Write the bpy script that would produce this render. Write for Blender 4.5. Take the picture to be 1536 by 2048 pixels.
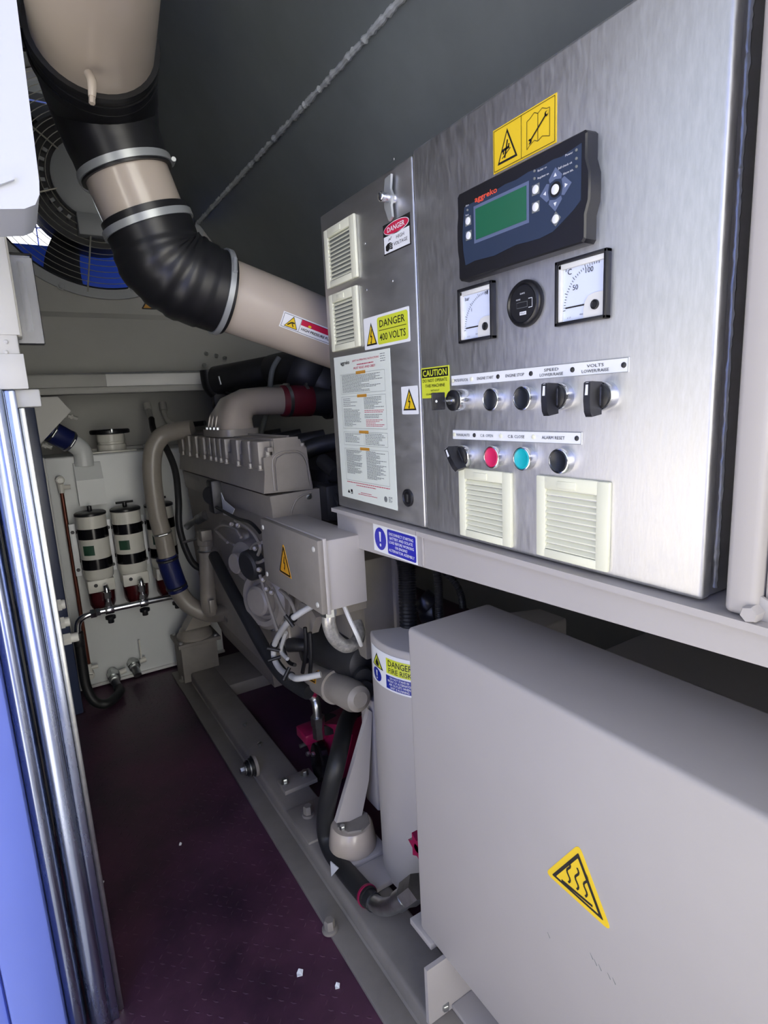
import bpy, bmesh, math, random
from mathutils import Vector, Matrix
for o in list(bpy.data.objects): bpy.data.objects.remove(o, do_unlink=True)
SC = bpy.context.scene; COL = SC.collection
V = Vector; PI = math.pi
# ------------------------------------------------------------------ camera
FPX = 1143.98; CX, CY = 768.0, 1024.0
DX = V((0.8439029, -0.14170114, 0.51744437)); DY = V((-0.5342007, -0.13282039, 0.83485828)); DZ = V((-0.0495732, -0.98095848, -0.18778436))
CAM = V((0, 0, 1.11))
cd = bpy.data.cameras.new('camera'); cam = bpy.data.objects.new('camera', cd); COL.objects.link(cam)
cd.sensor_fit = 'VERTICAL'; cd.sensor_height = 36; cd.lens = FPX / 2048 * 36; cd.clip_start = 0.02
right = V((DX[0], DY[0], DZ[0])); down = V((DX[1], DY[1], DZ[1])); fwd = V((DX[2], DY[2], DZ[2]))
cam.matrix_world = Matrix(((right.x, -down.x, -fwd.x, CAM.x), (right.y, -down.y, -fwd.y, CAM.y), (right.z, -down.z, -fwd.z, CAM.z), (0, 0, 0, 1)))
SC.camera = cam
def ray(u, v): return right * ((u - CX) / FPX) + down * ((v - CY) / FPX) + fwd
# a measured picture point on a plane of the place (X, Y, Z = const) or at a depth
def pX(u, v, X): r = ray(u, v); return CAM + r * ((X - CAM.x) / r.x)
def pY(u, v, Y): r = ray(u, v); return CAM + r * ((Y - CAM.y) / r.y)
def pZ(u, v, Z): r = ray(u, v); return CAM + r * ((Z - CAM.z) / r.z)
def pD(u, v, d): return CAM + ray(u, v) * d
# ------------------------------------------------------------------ world, sun, exposure
SC.view_settings.view_transform = 'Standard'; SC.view_settings.look = 'None'
SC.view_settings.gamma = 1; SC.view_settings.use_curve_mapping = False
SC.view_settings.exposure = 0.68
W = bpy.data.worlds.new('World'); SC.world = W; W.use_nodes = True
nt = W.node_tree; bg = nt.nodes['Background']
sky = nt.nodes.new('ShaderNodeTexSky'); sky.sky_type = 'NISHITA'; sky.sun_disc = False
sky.sun_elevation = math.radians(46); sky.sun_rotation = math.radians(22); sky.air_density = 1.0; sky.dust_density = 2.5; sky.ozone_density = 1.0
hs = nt.nodes.new('ShaderNodeHueSaturation'); hs.inputs['Saturation'].default_value = 0.42
nt.links.new(sky.outputs[0], hs.inputs['Color']); nt.links.new(hs.outputs[0], bg.inputs[0]); bg.inputs[1].default_value = 0.24
sd = bpy.data.lights.new('sun', 'SUN'); sd.energy = 14.0; sd.angle = 0.01; sd.color = (1, 0.97, 0.93)
so = bpy.data.objects.new('sun', sd); COL.objects.link(so); so.rotation_euler = (math.radians(-40), math.radians(20), 0)
# light portal filling the doorway (only guides sampling of the sky, gives no light itself)
for nm, lc, rt, sx, sy in (('doorway_portal', (-.16, .3, 1.15), (0, math.radians(-90), 0), 2.4, 1.5), ('end_portal', (.26, -.5, 1.15), (math.radians(90), 0, 0), .84, 2.5)):
    pd = bpy.data.lights.new(nm, 'AREA'); pd.shape = 'RECTANGLE'; pd.size = sx; pd.size_y = sy; pd.cycles.is_portal = True
    po = bpy.data.objects.new(nm, pd); COL.objects.link(po); po.location = lc; po.rotation_euler = rt
# ------------------------------------------------------------------ materials
def lin(c):
    c = c / 255.0
    return c / 12.92 if c <= 0.04045 else ((c + 0.055) / 1.055) ** 2.4
def rgb(r, g, b): return (lin(r), lin(g), lin(b), 1)
M = {}
def mat(name, col, rough=0.5, metal=0.0, var=0.0, vscale=6.0, bump=0.0, bscale=60.0, dark=None, spec=0.5, coat=0.0, stretch=None, alpha=1, trans=0.0, emit=None, rvar=0.0):
    m = bpy.data.materials.new(name); m.use_nodes = True; M[name] = m
    n = m.node_tree; p = n.nodes['Principled BSDF']; L = n.links.new
    p.inputs['Base Color'].default_value = col; p.inputs['Roughness'].default_value = rough; p.inputs['Metallic'].default_value = metal
    p.inputs['Specular IOR Level'].default_value = spec; p.inputs['Coat Weight'].default_value = coat
    p.inputs['Transmission Weight'].default_value = trans; p.inputs['Alpha'].default_value = alpha
    if emit: p.inputs['Emission Color'].default_value = emit[0]; p.inputs['Emission Strength'].default_value = emit[1]
    tc = None
    def coords():
        g = n.nodes.new('ShaderNodeNewGeometry')
        if stretch:
            mp = n.nodes.new('ShaderNodeMapping'); mp.inputs['Scale'].default_value = stretch; L(g.outputs['Position'], mp.inputs['Vector']); return mp.outputs[0]
        return g.outputs['Position']
    if var > 0 or bump > 0 or rvar > 0: tc = coords()
    if var > 0 or rvar > 0:
        nz = n.nodes.new('ShaderNodeTexNoise'); nz.inputs['Scale'].default_value = vscale; nz.inputs['Detail'].default_value = 6; nz.inputs['Roughness'].default_value = 0.65
        L(tc, nz.inputs['Vector'])
        rp = n.nodes.new('ShaderNodeValToRGB'); rp.color_ramp.elements[0].position = 0.32; rp.color_ramp.elements[1].position = 0.68
        d = dark or tuple(c * (1 - var) for c in col[:3]) + (1,)
        rp.color_ramp.elements[0].color = d; rp.color_ramp.elements[1].color = col
        L(nz.outputs['Fac'], rp.inputs['Fac'])
        if var > 0: L(rp.outputs['Color'], p.inputs['Base Color'])
        if rvar > 0:
            mr = n.nodes.new('ShaderNodeMapRange'); mr.inputs['From Min'].default_value = 0.3; mr.inputs['From Max'].default_value = 0.7
            mr.inputs['To Min'].default_value = rough - rvar; mr.inputs['To Max'].default_value = rough + rvar
            L(nz.outputs['Fac'], mr.inputs['Value']); L(mr.outputs[0], p.inputs['Roughness'])
    if bump > 0:
        nb = n.nodes.new('ShaderNodeTexNoise'); nb.inputs['Scale'].default_value = bscale; nb.inputs['Detail'].default_value = 3
        L(tc, nb.inputs['Vector'])
        bp = n.nodes.new('ShaderNodeBump'); bp.inputs['Strength'].default_value = bump; bp.inputs['Distance'].default_value = 0.002
        L(nb.outputs['Fac'], bp.inputs['Height']); L(bp.outputs['Normal'], p.inputs['Normal'])
    return m
mat('beige', rgb(180, 175, 172), 0.45, var=0.06, vscale=3, bump=0.04, bscale=260)
mat('beige_engine', rgb(156, 149, 139), 0.34, var=0.2, vscale=9, bump=0.08, bscale=120, spec=0.6)
mat('beige_shaded', rgb(140, 134, 127), 0.6, var=0.22, vscale=7, bump=0.1, bscale=90)  # beige paint darkened: the skid rail's shadow is put into this colour
mat('pipe_beige', rgb(190, 178, 164), 0.24, var=0.05, vscale=4, spec=0.6, coat=0.3)
mat('steel_door', (0.66, 0.66, 0.67, 1), 0.46, 1.0, var=0.16, vscale=7, stretch=(30, 30, 6), bump=0.06, bscale=12, rvar=0.06)
mat('steel_dark', (0.66, 0.66, 0.67, 1), 0.42, 1.0, var=0.1, vscale=5, stretch=(4, 4, 12), rvar=0.05)
mat('steel_edge', (0.85, 0.85, 0.86, 1), 0.25, 1.0)
mat('chrome', (0.75, 0.76, 0.78, 1), 0.16, 1.0)
mat('zinc', (0.58, 0.60, 0.60, 1), 0.32, 1.0, var=0.25, vscale=40)
mat('dark_metal', rgb(70, 70, 72), 0.45, 0.6, var=0.2, vscale=20)
mat('braid', (0.62, 0.60, 0.55, 1), 0.30, 0.5, var=0.5, vscale=110)
mat('jamb_steel_skytint', (0.46, 0.52, 0.68, 1), 0.26, 1.0, var=0.08, vscale=4, stretch=(8, 8, 1.5), rvar=0.05)  # blue sky reflection tinted into the base colour of the stainless strips
mat('white_paint', rgb(226, 226, 222), 0.35, var=0.04, vscale=3)
mat('cream_white', rgb(200, 199, 192), 0.42, var=0.04, vscale=4)
mat('tank_white', rgb(230, 233, 232), 0.4, var=0.06, vscale=2.5)
mat('filter_white', rgb(226, 224, 214), 0.3, var=0.04, vscale=9)
mat('weld_grey', rgb(190, 194, 194), 0.4)
mat('clamp_steel', rgb(176, 180, 180), 0.35, 0.45)
mat('matt_black', rgb(22, 22, 23), 0.9)  # plain matt near-black of the upper hood panel
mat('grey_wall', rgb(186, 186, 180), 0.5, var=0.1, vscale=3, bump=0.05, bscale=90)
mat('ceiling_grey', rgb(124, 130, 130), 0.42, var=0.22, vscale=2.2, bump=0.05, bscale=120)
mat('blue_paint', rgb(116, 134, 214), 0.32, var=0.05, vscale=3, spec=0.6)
mat('blue_deep', rgb(38, 78, 205), 0.4, var=0.06, vscale=4)
mat('blue_rubber', rgb(26, 36, 92), 0.4, var=0.15, vscale=20)
mat('rubber', rgb(26, 26, 28), 0.36, var=0.15, vscale=14, spec=0.5)
mat('rubber_hose', rgb(36, 37, 39), 0.5, var=0.15, vscale=30)
mat('black', rgb(20, 20, 23), 0.45)
mat('black_gloss', rgb(16, 16, 20), 0.18)
mat('black_plastic', rgb(28, 28, 32), 0.32, bump=0.05, bscale=400)
mat('floor_maroon', rgb(96, 58, 80), 0.42, var=0.55, vscale=3.2, bump=0.12, bscale=50, dark=rgb(42, 29, 44), rvar=0.14)
mat('magenta', rgb(150, 26, 72), 0.3, var=0.15, vscale=12)
mat('maroon_bowl', rgb(70, 20, 24), 0.2, spec=0.6)
mat('red_hose', rgb(120, 34, 48), 0.45, var=0.15, vscale=20)
mat('brass_tube', rgb(112, 62, 48), 0.3, 0.5)
mat('ivory', rgb(232, 232, 208), 0.45, var=0.05, vscale=9)
mat('sticker_white', rgb(238, 240, 242), 0.35)
mat('sticker_paper', rgb(226, 232, 222), 0.4)
mat('sticker_yellow', rgb(236, 200, 40), 0.38)
mat('sticker_lime', rgb(214, 222, 62), 0.38)
mat('sticker_orange', rgb(222, 160, 40), 0.4)
mat('sticker_gold', rgb(206, 150, 60), 0.4)
mat('sticker_red', rgb(204, 34, 74), 0.38)
mat('sticker_blue', rgb(44, 46, 176), 0.38)
mat('sticker_navy', rgb(26, 44, 150), 0.38)
mat('ink', rgb(24, 22, 22), 0.5)
mat('ink_grey', rgb(118, 122, 122), 0.5)
mat('ink_red', rgb(196, 80, 100), 0.5)
mat('ink_white', rgb(236, 238, 242), 0.5)
mat('ink_orange', rgb(232, 88, 62), 0.5)
mat('navy_panel', rgb(48, 60, 82), 0.3)
mat('slate_key', rgb(98, 110, 140), 0.4)
mat('lcd_green', rgb(40, 104, 76), 0.2)
mat('gauge_face', rgb(222, 230, 248), 0.25)
mat('button_red', rgb(216, 40, 96), 0.3)
mat('button_teal', rgb(24, 180, 190), 0.3)
mat('button_black', rgb(28, 32, 40), 0.3)
mat('smoke_plastic', rgb(196, 198, 208), 0.25, trans=0.85)
mat('label_green', rgb(44, 80, 62), 0.35)
mat('cable_grey', rgb(182, 182, 180), 0.45)
mat('recess_shade_navy', rgb(58, 68, 98), 0.32, spec=0.6)  # dark recess and blue reflection painted into the corner post's colour
mat('housing_white', rgb(204, 207, 211), 0.4)
mat('concrete', rgb(176, 172, 166), 0.85, var=0.15, vscale=1.2)
mat('hub_grey', rgb(168, 172, 174), 0.42, var=0.08, vscale=8)
mat('wire', rgb(190, 188, 176), 0.3, 0.4)
# ------------------------------------------------------------------ mesh builder
WL = {}
class MB:
    def __init__(s): s.v = []; s.f = []
    def add(s, vs, fs):
        n = len(s.v); s.v += [V(p) for p in vs]; s.f += [tuple(i + n for i in f) for f in fs]; return s
    def box(s, x0, x1, y0, y1, z0, z1, bev=0.0, seg=2, M4=None):
        if bev <= 0:
            vs = [(x, y, z) for z in (z0, z1) for y in (y0, y1) for x in (x0, x1)]
            fs = [(0, 2, 3, 1), (4, 5, 7, 6), (0, 1, 5, 4), (2, 6, 7, 3), (0, 4, 6, 2), (1, 3, 7, 5)]
        else:
            b = bmesh.new(); bmesh.ops.create_cube(b, size=1)
            for v in b.verts: v.co = V((x0 + (v.co.x + .5) * (x1 - x0), y0 + (v.co.y + .5) * (y1 - y0), z0 + (v.co.z + .5) * (z1 - z0)))
            bmesh.ops.bevel(b, geom=list(b.edges), offset=bev, segments=seg, profile=0.5, affect='EDGES')
            b.verts.index_update(); vs = [v.co.copy() for v in b.verts]; fs = [tuple(v.index for v in f.verts) for f in b.faces]; b.free()
        if M4: vs = [M4 @ V(p) for p in vs]
        return s.add(vs, fs)
    def rings(s, rs, cap=True, close=False):
        n = len(rs[0]); vs = [p for r in rs for p in r]; fs = []
        m = len(rs)
        for i in range(m if close else m - 1):
            a = i * n; b = ((i + 1) % m) * n
            for j in range(n): k = (j + 1) % n; fs.append((a + j, a + k, b + k, b + j))
        if cap and not close: fs.append(tuple(range(n))[::-1]); fs.append(tuple((m - 1) * n + j for j in range(n)))
        return s.add(vs, fs)
    def lathe(s, p, d, prof, seg=24, cap=True):
        p = V(p); d = V(d).normalized(); a = d.orthogonal().normalized(); b = d.cross(a)
        return s.rings([[p + d * t + (a * math.cos(2 * PI * j / seg) + b * math.sin(2 * PI * j / seg)) * r for j in range(seg)] for t, r in prof], cap)
    def cyl(s, p0, p1, r, seg=20, r2=None, bev=0.0):
        p0 = V(p0); p1 = V(p1); L = (p1 - p0).length; r2 = r if r2 is None else r2
        pr = [(0, r), (L, r2)] if bev <= 0 else [(0, r - bev), (bev * .3, r - bev * .3), (bev, r), (L - bev, r2), (L - bev * .3, r2 - bev * .3), (L, r2 - bev)]
        return s.lathe(p0, p1 - p0, pr, seg)
    def hexbolt(s, p, d, r, h, washer=0.0):
        p = V(p); d = V(d).normalized()
        if washer: s.lathe(p, d, [(0, washer), (h * .25, washer), (h * .3, washer * .92)], 18); p = p + d * h * .3
        s.lathe(p, d, [(0, r), (h * .85, r), (h, r * .85)], 6)
        return s
    def tube(s, path, r, seg=14, cap=True, sub=6, close=False):
        pts, rr = spline(path, r, sub)
        rs = []; t0 = (pts[1] - pts[0]).normalized(); nrm = t0.orthogonal().normalized(); prev = t0
        for i, p in enumerate(pts):
            t = (pts[min(i + 1, len(pts) - 1)] - pts[max(i - 1, 0)]).normalized()
            q = prev.rotation_difference(t); nrm = q @ nrm; nrm = (nrm - t * nrm.dot(t)).normalized(); prev = t
            b = t.cross(nrm)
            rs.append([p + (nrm * math.cos(2 * PI * j / seg) + b * math.sin(2 * PI * j / seg)) * rr[i] for j in range(seg)])
        return s.rings(rs, cap)
    def torus(s, c, n, R, r, seg=40, m=8):
        c = V(c); n = V(n).normalized(); a = n.orthogonal().normalized(); b = n.cross(a); rs = []
        for i in range(seg):
            t = 2 * PI * i / seg; e = a * math.cos(t) + b * math.sin(t)
            rs.append([c + e * (R + r * math.cos(2 * PI * j / m)) + n * r * math.sin(2 * PI * j / m) for j in range(m)])
        return s.rings(rs, close=True)
    def prism(s, poly, ext):
        n = len(poly); poly = [V(p) for p in poly]; ext = V(ext); vs = poly + [p + ext for p in poly]
        fs = [tuple(range(n))[::-1], tuple(range(n, 2 * n))] + [(i, (i + 1) % n, n + (i + 1) % n, n + i) for i in range(n)]
        return s.add(vs, fs)
    def ball(s, c, r, seg=14, sc=(1, 1, 1)):
        c = V(c); rs = []
        for i in range(1, seg // 2):
            t = PI * i / (seg // 2); rs.append([c + V((math.sin(t) * math.cos(2 * PI * j / seg) * r * sc[0], math.sin(t) * math.sin(2 * PI * j / seg) * r * sc[1], math.cos(t) * r * sc[2])) for j in range(seg)])
        return s.rings(rs)
    def build(s, name, m, parent=None, sharp=38, kind=None, label=None, smooth=True):
        me = bpy.data.meshes.new(name)
        lo = V([min(p[i] for p in s.v) for i in range(3)]); hi = V([max(p[i] for p in s.v) for i in range(3)])
        c = (lo + hi) / 2
        if parent is None: c.z = lo.z
        me.from_pydata([p - c for p in s.v], [], s.f)
        b = bmesh.new(); b.from_mesh(me); bmesh.ops.recalc_face_normals(b, faces=b.faces); b.to_mesh(me); b.free()
        if smooth:
            me.polygons.foreach_set('use_smooth', [True] * len(me.polygons)); me.set_sharp_from_angle(angle=math.radians(sharp))
        me.materials.append(M[m] if isinstance(m, str) else m)
        o = bpy.data.objects.new(name, me); COL.objects.link(o)
        place(o, c, parent)
        if kind: o['kind'] = kind
        if label: o['label'] = label
        return o
def place(o, c, parent):
    WL[o.name] = V(c)
    if parent is not None: o.parent = parent; o.location = V(c) - WL[parent.name]
    else: o.location = c
def spline(path, r, sub):
    P = [V(p) for p in path]; n = len(P)
    R = list(r) if isinstance(r, (list, tuple)) else [r] * n
    if sub <= 1 or n < 3: return P, R
    out = []; ro = []
    for i in range(n - 1):
        p0 = P[max(i - 1, 0)]; p1 = P[i]; p2 = P[i + 1]; p3 = P[min(i + 2, n - 1)]
        for k in range(sub):
            t = k / sub; t2 = t * t; t3 = t2 * t
            out.append(0.5 * ((2 * p1) + (p2 - p0) * t + (2 * p0 - 5 * p1 + 4 * p2 - p3) * t2 + (3 * p1 - p0 - 3 * p2 + p3) * t3)); ro.append(R[i] + (R[i + 1] - R[i]) * t)
    out.append(P[-1]); ro.append(R[-1]); return out, ro
def thing(name, label, cat, loc, group=None):
    o = bpy.data.objects.new(name, None); COL.objects.link(o); o.empty_display_size = 0.05
    place(o, V(loc), None); tag(o, label, cat, group); return o
def tag(o, label, cat, group=None):
    o['label'] = label; o['category'] = cat
    if group: o['group'] = group
    return o
def struct(o, label=None):
    o['kind'] = 'structure'
    if label: o['label'] = label
    return o
# ------------------------------------------------------------------ flat print on a surface
def textmesh(body, bold=0.0):
    cu = bpy.data.curves.new('lettering', 'FONT'); cu.body = body; cu.size = 1; cu.offset = bold; cu.resolution_u = 2
    ob = bpy.data.objects.new('lettering', cu); COL.objects.link(ob)
    bpy.context.view_layer.update()
    me = bpy.data.meshes.new_from_object(ob.evaluated_get(bpy.context.evaluated_depsgraph_get()))
    vs = [(v.co.x, v.co.y) for v in me.vertices]; fs = [tuple(p.vertices) for p in me.polygons]
    bpy.data.objects.remove(ob, do_unlink=True); bpy.data.meshes.remove(me); bpy.data.curves.remove(cu)
    return vs, fs
def clip(pts, u0, sg):
    out = []
    for i in range(len(pts)):
        a, b = pts[i - 1], pts[i]; da, db = (a[0] - u0) * sg, (b[0] - u0) * sg
        if (da >= 0) != (db >= 0): t = da / (da - db); out.append((a[0] + (b[0] - a[0]) * t, a[1] + (b[1] - a[1]) * t))
        if db >= 0: out.append(b)
    return out
class Sticker:
    """u runs to the right of the reader, v up, h out of the surface (metres)"""
    def __init__(s, name, parent, fn, w, h, m, label=None, thick=0.0006, rnd=0.0, poly=None, nx=1):
        s.fn = fn; s.w = w; s.hh = h; s.nx = nx; s.lay = thick; s.groups = {}; s.parent = parent
        b = MB()
        if poly is None:
            poly = rrect(0, 0, w, h, rnd) if rnd > 0 and nx == 1 else None
        if poly is not None: b.add(*s._slab(poly, 0, thick))
        else:
            vs = []; fs = []
            for i in range(nx + 1):
                for hh in (0, thick):
                    for vv in (0, h): vs.append(fn(w * i / nx, vv, hh))
            for i in range(nx):
                a = 4 * i; c = a + 4
                fs += [(a + 2, a + 3, c + 3, c + 2), (a, c, c + 1, a + 1), (a, a + 2, c + 2, c), (a + 1, c + 1, c + 3, a + 3)]
            fs += [(0, 1, 3, 2), (4 * nx, 4 * nx + 2, 4 * nx + 3, 4 * nx + 1)]
            b.add(vs, fs)
        s.obj = b.build(name, m, parent, label=label, smooth=(nx > 1))
    def _slab(s, poly, h0, h1):
        n = len(poly); vs = [s.fn(u, v, h0) for u, v in poly] + [s.fn(u, v, h1) for u, v in poly]
        return vs, [tuple(range(n))[::-1], tuple(range(n, 2 * n))] + [(i, (i + 1) % n, n + (i + 1) % n, n + i) for i in range(n)]
    def poly(s, m, pts, lvl=1):
        b = s.groups.setdefault((m, lvl), MB()); h = s.lay + 0.0003 * lvl
        if getattr(s, 'dv', 0):      # surface curved along v
            T_ = [(v, u) for u, v in pts]; lo = min(p[0] for p in T_); hi = max(p[0] for p in T_); k0 = int(math.floor(lo / s.dv)); k1 = int(math.ceil(hi / s.dv))
            for k in range(k0, max(k1, k0 + 1)):
                q = clip(clip(T_, k * s.dv, 1), (k + 1) * s.dv, -1)
                if len(q) > 2: b.add([s.fn(u, v, h) for v, u in q], [tuple(range(len(q)))])
            return s
        if s.nx > 1:      # curved surface: cut the shape into narrow strips that follow it
            dw = s.w / s.nx; lo = min(p[0] for p in pts); hi = max(p[0] for p in pts); k0 = int(math.floor(lo / dw)); k1 = int(math.ceil(hi / dw))
            for k in range(k0, max(k1, k0 + 1)):
                q = clip(clip(pts, k * dw, 1), (k + 1) * dw, -1)
                if len(q) > 2: b.add([s.fn(u, v, h) for u, v in q], [tuple(range(len(q)))])
            return s
        b.add([s.fn(u, v, h) for u, v in pts], [tuple(range(len(pts)))]); return s
    def rect(s, m, u0, v0, u1, v1, lvl=1, rnd=0.0, n=1):
        if rnd > 0: return s.poly(m, rrect(u0, v0, u1, v1, rnd), lvl)
        n = max(n, s.nx)
        for i in range(n):
            a = u0 + (u1 - u0) * i / n; c = u0 + (u1 - u0) * (i + 1) / n
            s.poly(m, [(a, v0), (c, v0), (c, v1), (a, v1)], lvl)
        return s
    def line(s, m, pts, w, lvl=2):
        for (a, b), (c, d) in zip(pts[:-1], pts[1:]):
            l = math.hypot(c - a, d - b) or 1e-9; nx = -(d - b) / l * w / 2; ny = (c - a) / l * w / 2
            s.poly(m, [(a + nx, b + ny), (c + nx, d + ny), (c - nx, d - ny), (a - nx, b - ny)], lvl)
        return s
    def ell(s, m, cu, cv, ru, rv, lvl=1, n=28): return s.poly(m, [(cu + ru * math.cos(2 * PI * i / n), cv + rv * math.sin(2 * PI * i / n)) for i in range(n)], lvl)
    def text(s, m, body, u, v, h, w=None, lvl=2, bold=0.0, center=True):
        """text block fitted to cap height h and (optionally) width w, centred on u with baseline v"""
        vs, fs = textmesh(body, bold)
        if not vs: return s
        x0 = min(p[0] for p in vs); x1 = max(p[0] for p in vs); sy = h / 0.69
        sx = (w / (x1 - x0)) if w else sy
        if center: ou = u - (x1 - x0) * sx / 2
        else: ou = u
        b = s.groups.setdefault((m, lvl), MB()); hh = s.lay + 0.0003 * lvl
        b.add([s.fn(ou + (x - x0) * sx, v + y * sy, hh) for x, y in vs], fs); return s
    def done(s, names=None):
        for (m, l), b in s.groups.items(): b.build('printed_mark', m, s.obj, smooth=False)
        return s.obj
def rrect(u0, v0, u1, v1, r, n=5):
    out = []
    for cx, cy, a0 in ((u1 - r, v1 - r, 0), (u0 + r, v1 - r, 90), (u0 + r, v0 + r, 180), (u1 - r, v0 + r, 270)):
        for i in range(n + 1):
            a = math.radians(a0 + 90 * i / n); out.append((cx + r * math.cos(a), cy + r * math.sin(a)))
    return out
def faceX(X, Y0, z0):     # surface facing -X; u runs towards -Y, origin is lower-left for the viewer
    return lambda u, v, h: V((X - h, Y0 - u, z0 + v))
def faceY(Y, X0, z0): return lambda u, v, h: V((X0 + u, Y - h, z0 + v))
def inset_tri(A, B, C, k):
    c = ((A[0] + B[0] + C[0]) / 3, (A[1] + B[1] + C[1]) / 3)
    return [(c[0] + (p[0] - c[0]) * k, c[1] + (p[1] - c[1]) * k) for p in (A, B, C)]
def bolt_icon(S, u, v, h, m='ink', lvl=3):
    S.line(m, [(u + .10 * h, v + .5 * h), (u - .10 * h, v + .02 * h), (u + .10 * h, v + .06 * h), (u - .03 * h, v - .36 * h)], .085 * h, lvl)
    S.poly(m, [(u - .14 * h, v - .30 * h), (u + .06 * h, v - .30 * h), (u - .05 * h, v - .5 * h)], lvl)
def warn_tri(S, A, B, C, fill='sticker_yellow', k=0.78, lvl=1):
    S.poly('ink', [A, B, C], lvl); S.poly(fill, inset_tri(A, B, C, k), lvl + 1)
def excl(S, u, v, ru, rv, m='sticker_blue', lvl=1):
    S.ell(m, u, v, ru, rv, lvl)
    S.poly('ink_white', [(u - .17 * ru, v + .62 * rv), (u + .17 * ru, v + .62 * rv), (u + .09 * ru, v - .25 * rv), (u - .09 * ru, v - .25 * rv)], lvl + 1)
    S.ell('ink_white', u, v - .55 * rv, .14 * ru, .14 * rv, lvl + 1, 12)
# ================================================================== THE SETTING
random.seed(7)
g = MB().box(-14, 14, -14, 14, -0.62, -0.55).build('ground', 'concrete'); struct(g)
o = MB().box(-9, 7, -6.6, -6.4, -.55, 4.2).build('wall_bounce', 'white_paint'); struct(o, 'unseen white wall added to bounce sunlight inside')  # unseen building wall, added to throw sunlight back into the deep end
fl = MB().box(-.12, 1.9, -.45, 2.95, -.05, 0).build('floor', 'floor_maroon'); struct(fl, 'dark maroon painted steel chequer plate floor')
lug = MB()
for i in range(30):
    for j in range(128):
        x = -.10 + i * .0175; y = .28 + j * .0175
        if x > .40 or y > 2.5: continue
        if random.random() < .45: continue
        a = PI / 4 if (i + j) % 2 else -PI / 4
        Mx = Matrix.Translation((x, y, 0)) @ Matrix.Rotation(a, 4, 'Z')
        lug.add([Mx @ V(p) for p in ((-.0065, 0, 0), (0, -.0022, 0), (.0065, 0, 0), (0, .0022, 0), (-.003, 0, .0007), (.003, 0, .0007))],
                [(0, 1, 4), (1, 5, 4), (1, 2, 5), (2, 3, 5), (3, 4, 5), (3, 0, 4)])
lug.build('tread_lugs', 'floor_maroon', fl, kind='stuff', smooth=False)
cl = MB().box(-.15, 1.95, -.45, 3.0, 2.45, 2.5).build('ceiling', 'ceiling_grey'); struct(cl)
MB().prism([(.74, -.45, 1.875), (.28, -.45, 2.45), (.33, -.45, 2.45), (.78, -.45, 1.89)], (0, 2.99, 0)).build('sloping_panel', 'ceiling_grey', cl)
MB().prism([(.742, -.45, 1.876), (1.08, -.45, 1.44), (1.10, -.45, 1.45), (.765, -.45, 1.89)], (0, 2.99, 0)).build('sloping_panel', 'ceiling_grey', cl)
wb = MB(); n = 420
pts = [V((.741 + random.uniform(-.0012, .0012), -.45 + 2.98 * i / n, 1.8735 + random.uniform(-.001, .001))) for i in range(n + 1)]
wb.tube(pts, [.0068 + random.uniform(-.002, .0025) for _ in pts], seg=8, sub=1); wb.build('weld_bead', 'weld_grey', cl)
o = MB().box(1.9, 1.96, -.45, 3.0, -.05, 2.5).build('wall_right', 'grey_wall'); struct(o)
o = MB().box(.68, 1.95, -.47, -.42, -.05, 2.5).build('wall_front', 'grey_wall'); struct(o)
o = MB().box(-.14, -.075, 1.09, 3.0, -.05, 2.5).box(-.14, -.08, -.45, 1.09, 2.25, 2.5).build('wall_left', 'grey_wall'); struct(o)
# back wall: lower recess, slanting panel, upper panel with the round fan opening
FC = V((.364, 2.55, 1.977)); FR = .385
bwl = MB().box(-.14, 1.95, 2.86, 2.92, -.05, 1.49).build('wall_back', 'grey_wall'); struct(bwl)
u = MB(); n = 64; rin = []; rout = []; xa, xb, za, zb = -.12, 1.9, 1.50, 2.45
for i in range(n):
    a = 2 * PI * (i + .5) / n; c, s_ = math.cos(a), math.sin(a)
    k = min((xb - FC.x) / c if c > 0 else (xa - FC.x) / c if c < 0 else 9, (zb - FC.z) / s_ if s_ > 0 else (za - FC.z) / s_ if s_ < 0 else 9)
    rin.append(V((FC.x + FR * c, 2.55, FC.z + FR * s_))); rout.append(V((FC.x + k * c, 2.55, FC.z + k * s_)))
back = V((0, .02, 0))
u.rings([rin, rout, [p + back for p in rout], [p + back for p in rin]], close=True)
u.build('fan_panel', 'grey_wall', bwl)
MB().prism([(-.12, 2.545, 1.505), (-.12, 2.535, 1.485), (-.12, 2.60, 1.27), (-.12, 2.62, 1.27), (-.12, 2.57, 1.49)], (2.02, 0, 0)).build('slanting_panel', 'grey_wall', bwl)
MB().box(.0, 1.6, 2.47, 2.86, 1.262, 1.272, .002).box(.02, .31, 2.452, 2.47, 1.222, 1.268, .002).build('beam_plate', 'grey_wall', bwl)
MB().box(.305, 1.6, 2.45, 2.47, 1.222, 1.268, .002).build('beam_plate', 'white_paint', bwl)
MB().box(.02, 1.6, 2.44, 2.50, 1.196, 1.222, .006).build('beam_flange', 'grey_wall', bwl)
MB().tube([pY(60, 752, 2.5) + V((0, 0, 0)), pY(420, 743, 2.5)], .006, seg=8).build('edge_rail', 'zinc', bwl)
for uv in ((74, 588), (168, 584), (79, 655)):
    MB().hexbolt(pY(uv[0], uv[1], 2.55 if uv[1] < 640 else 2.55), (0, -1, 0), .006, .006).build('bolt', 'hub_grey', bwl)
for uv in ((412, 707), (432, 711), (449, 716), (408, 730), (384, 748), (394, 746)):
    MB().hexbolt(pY(uv[0], uv[1], 2.565), (0, -1, -.2), .009, .012).build('bolt', 'zinc', bwl)
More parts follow.
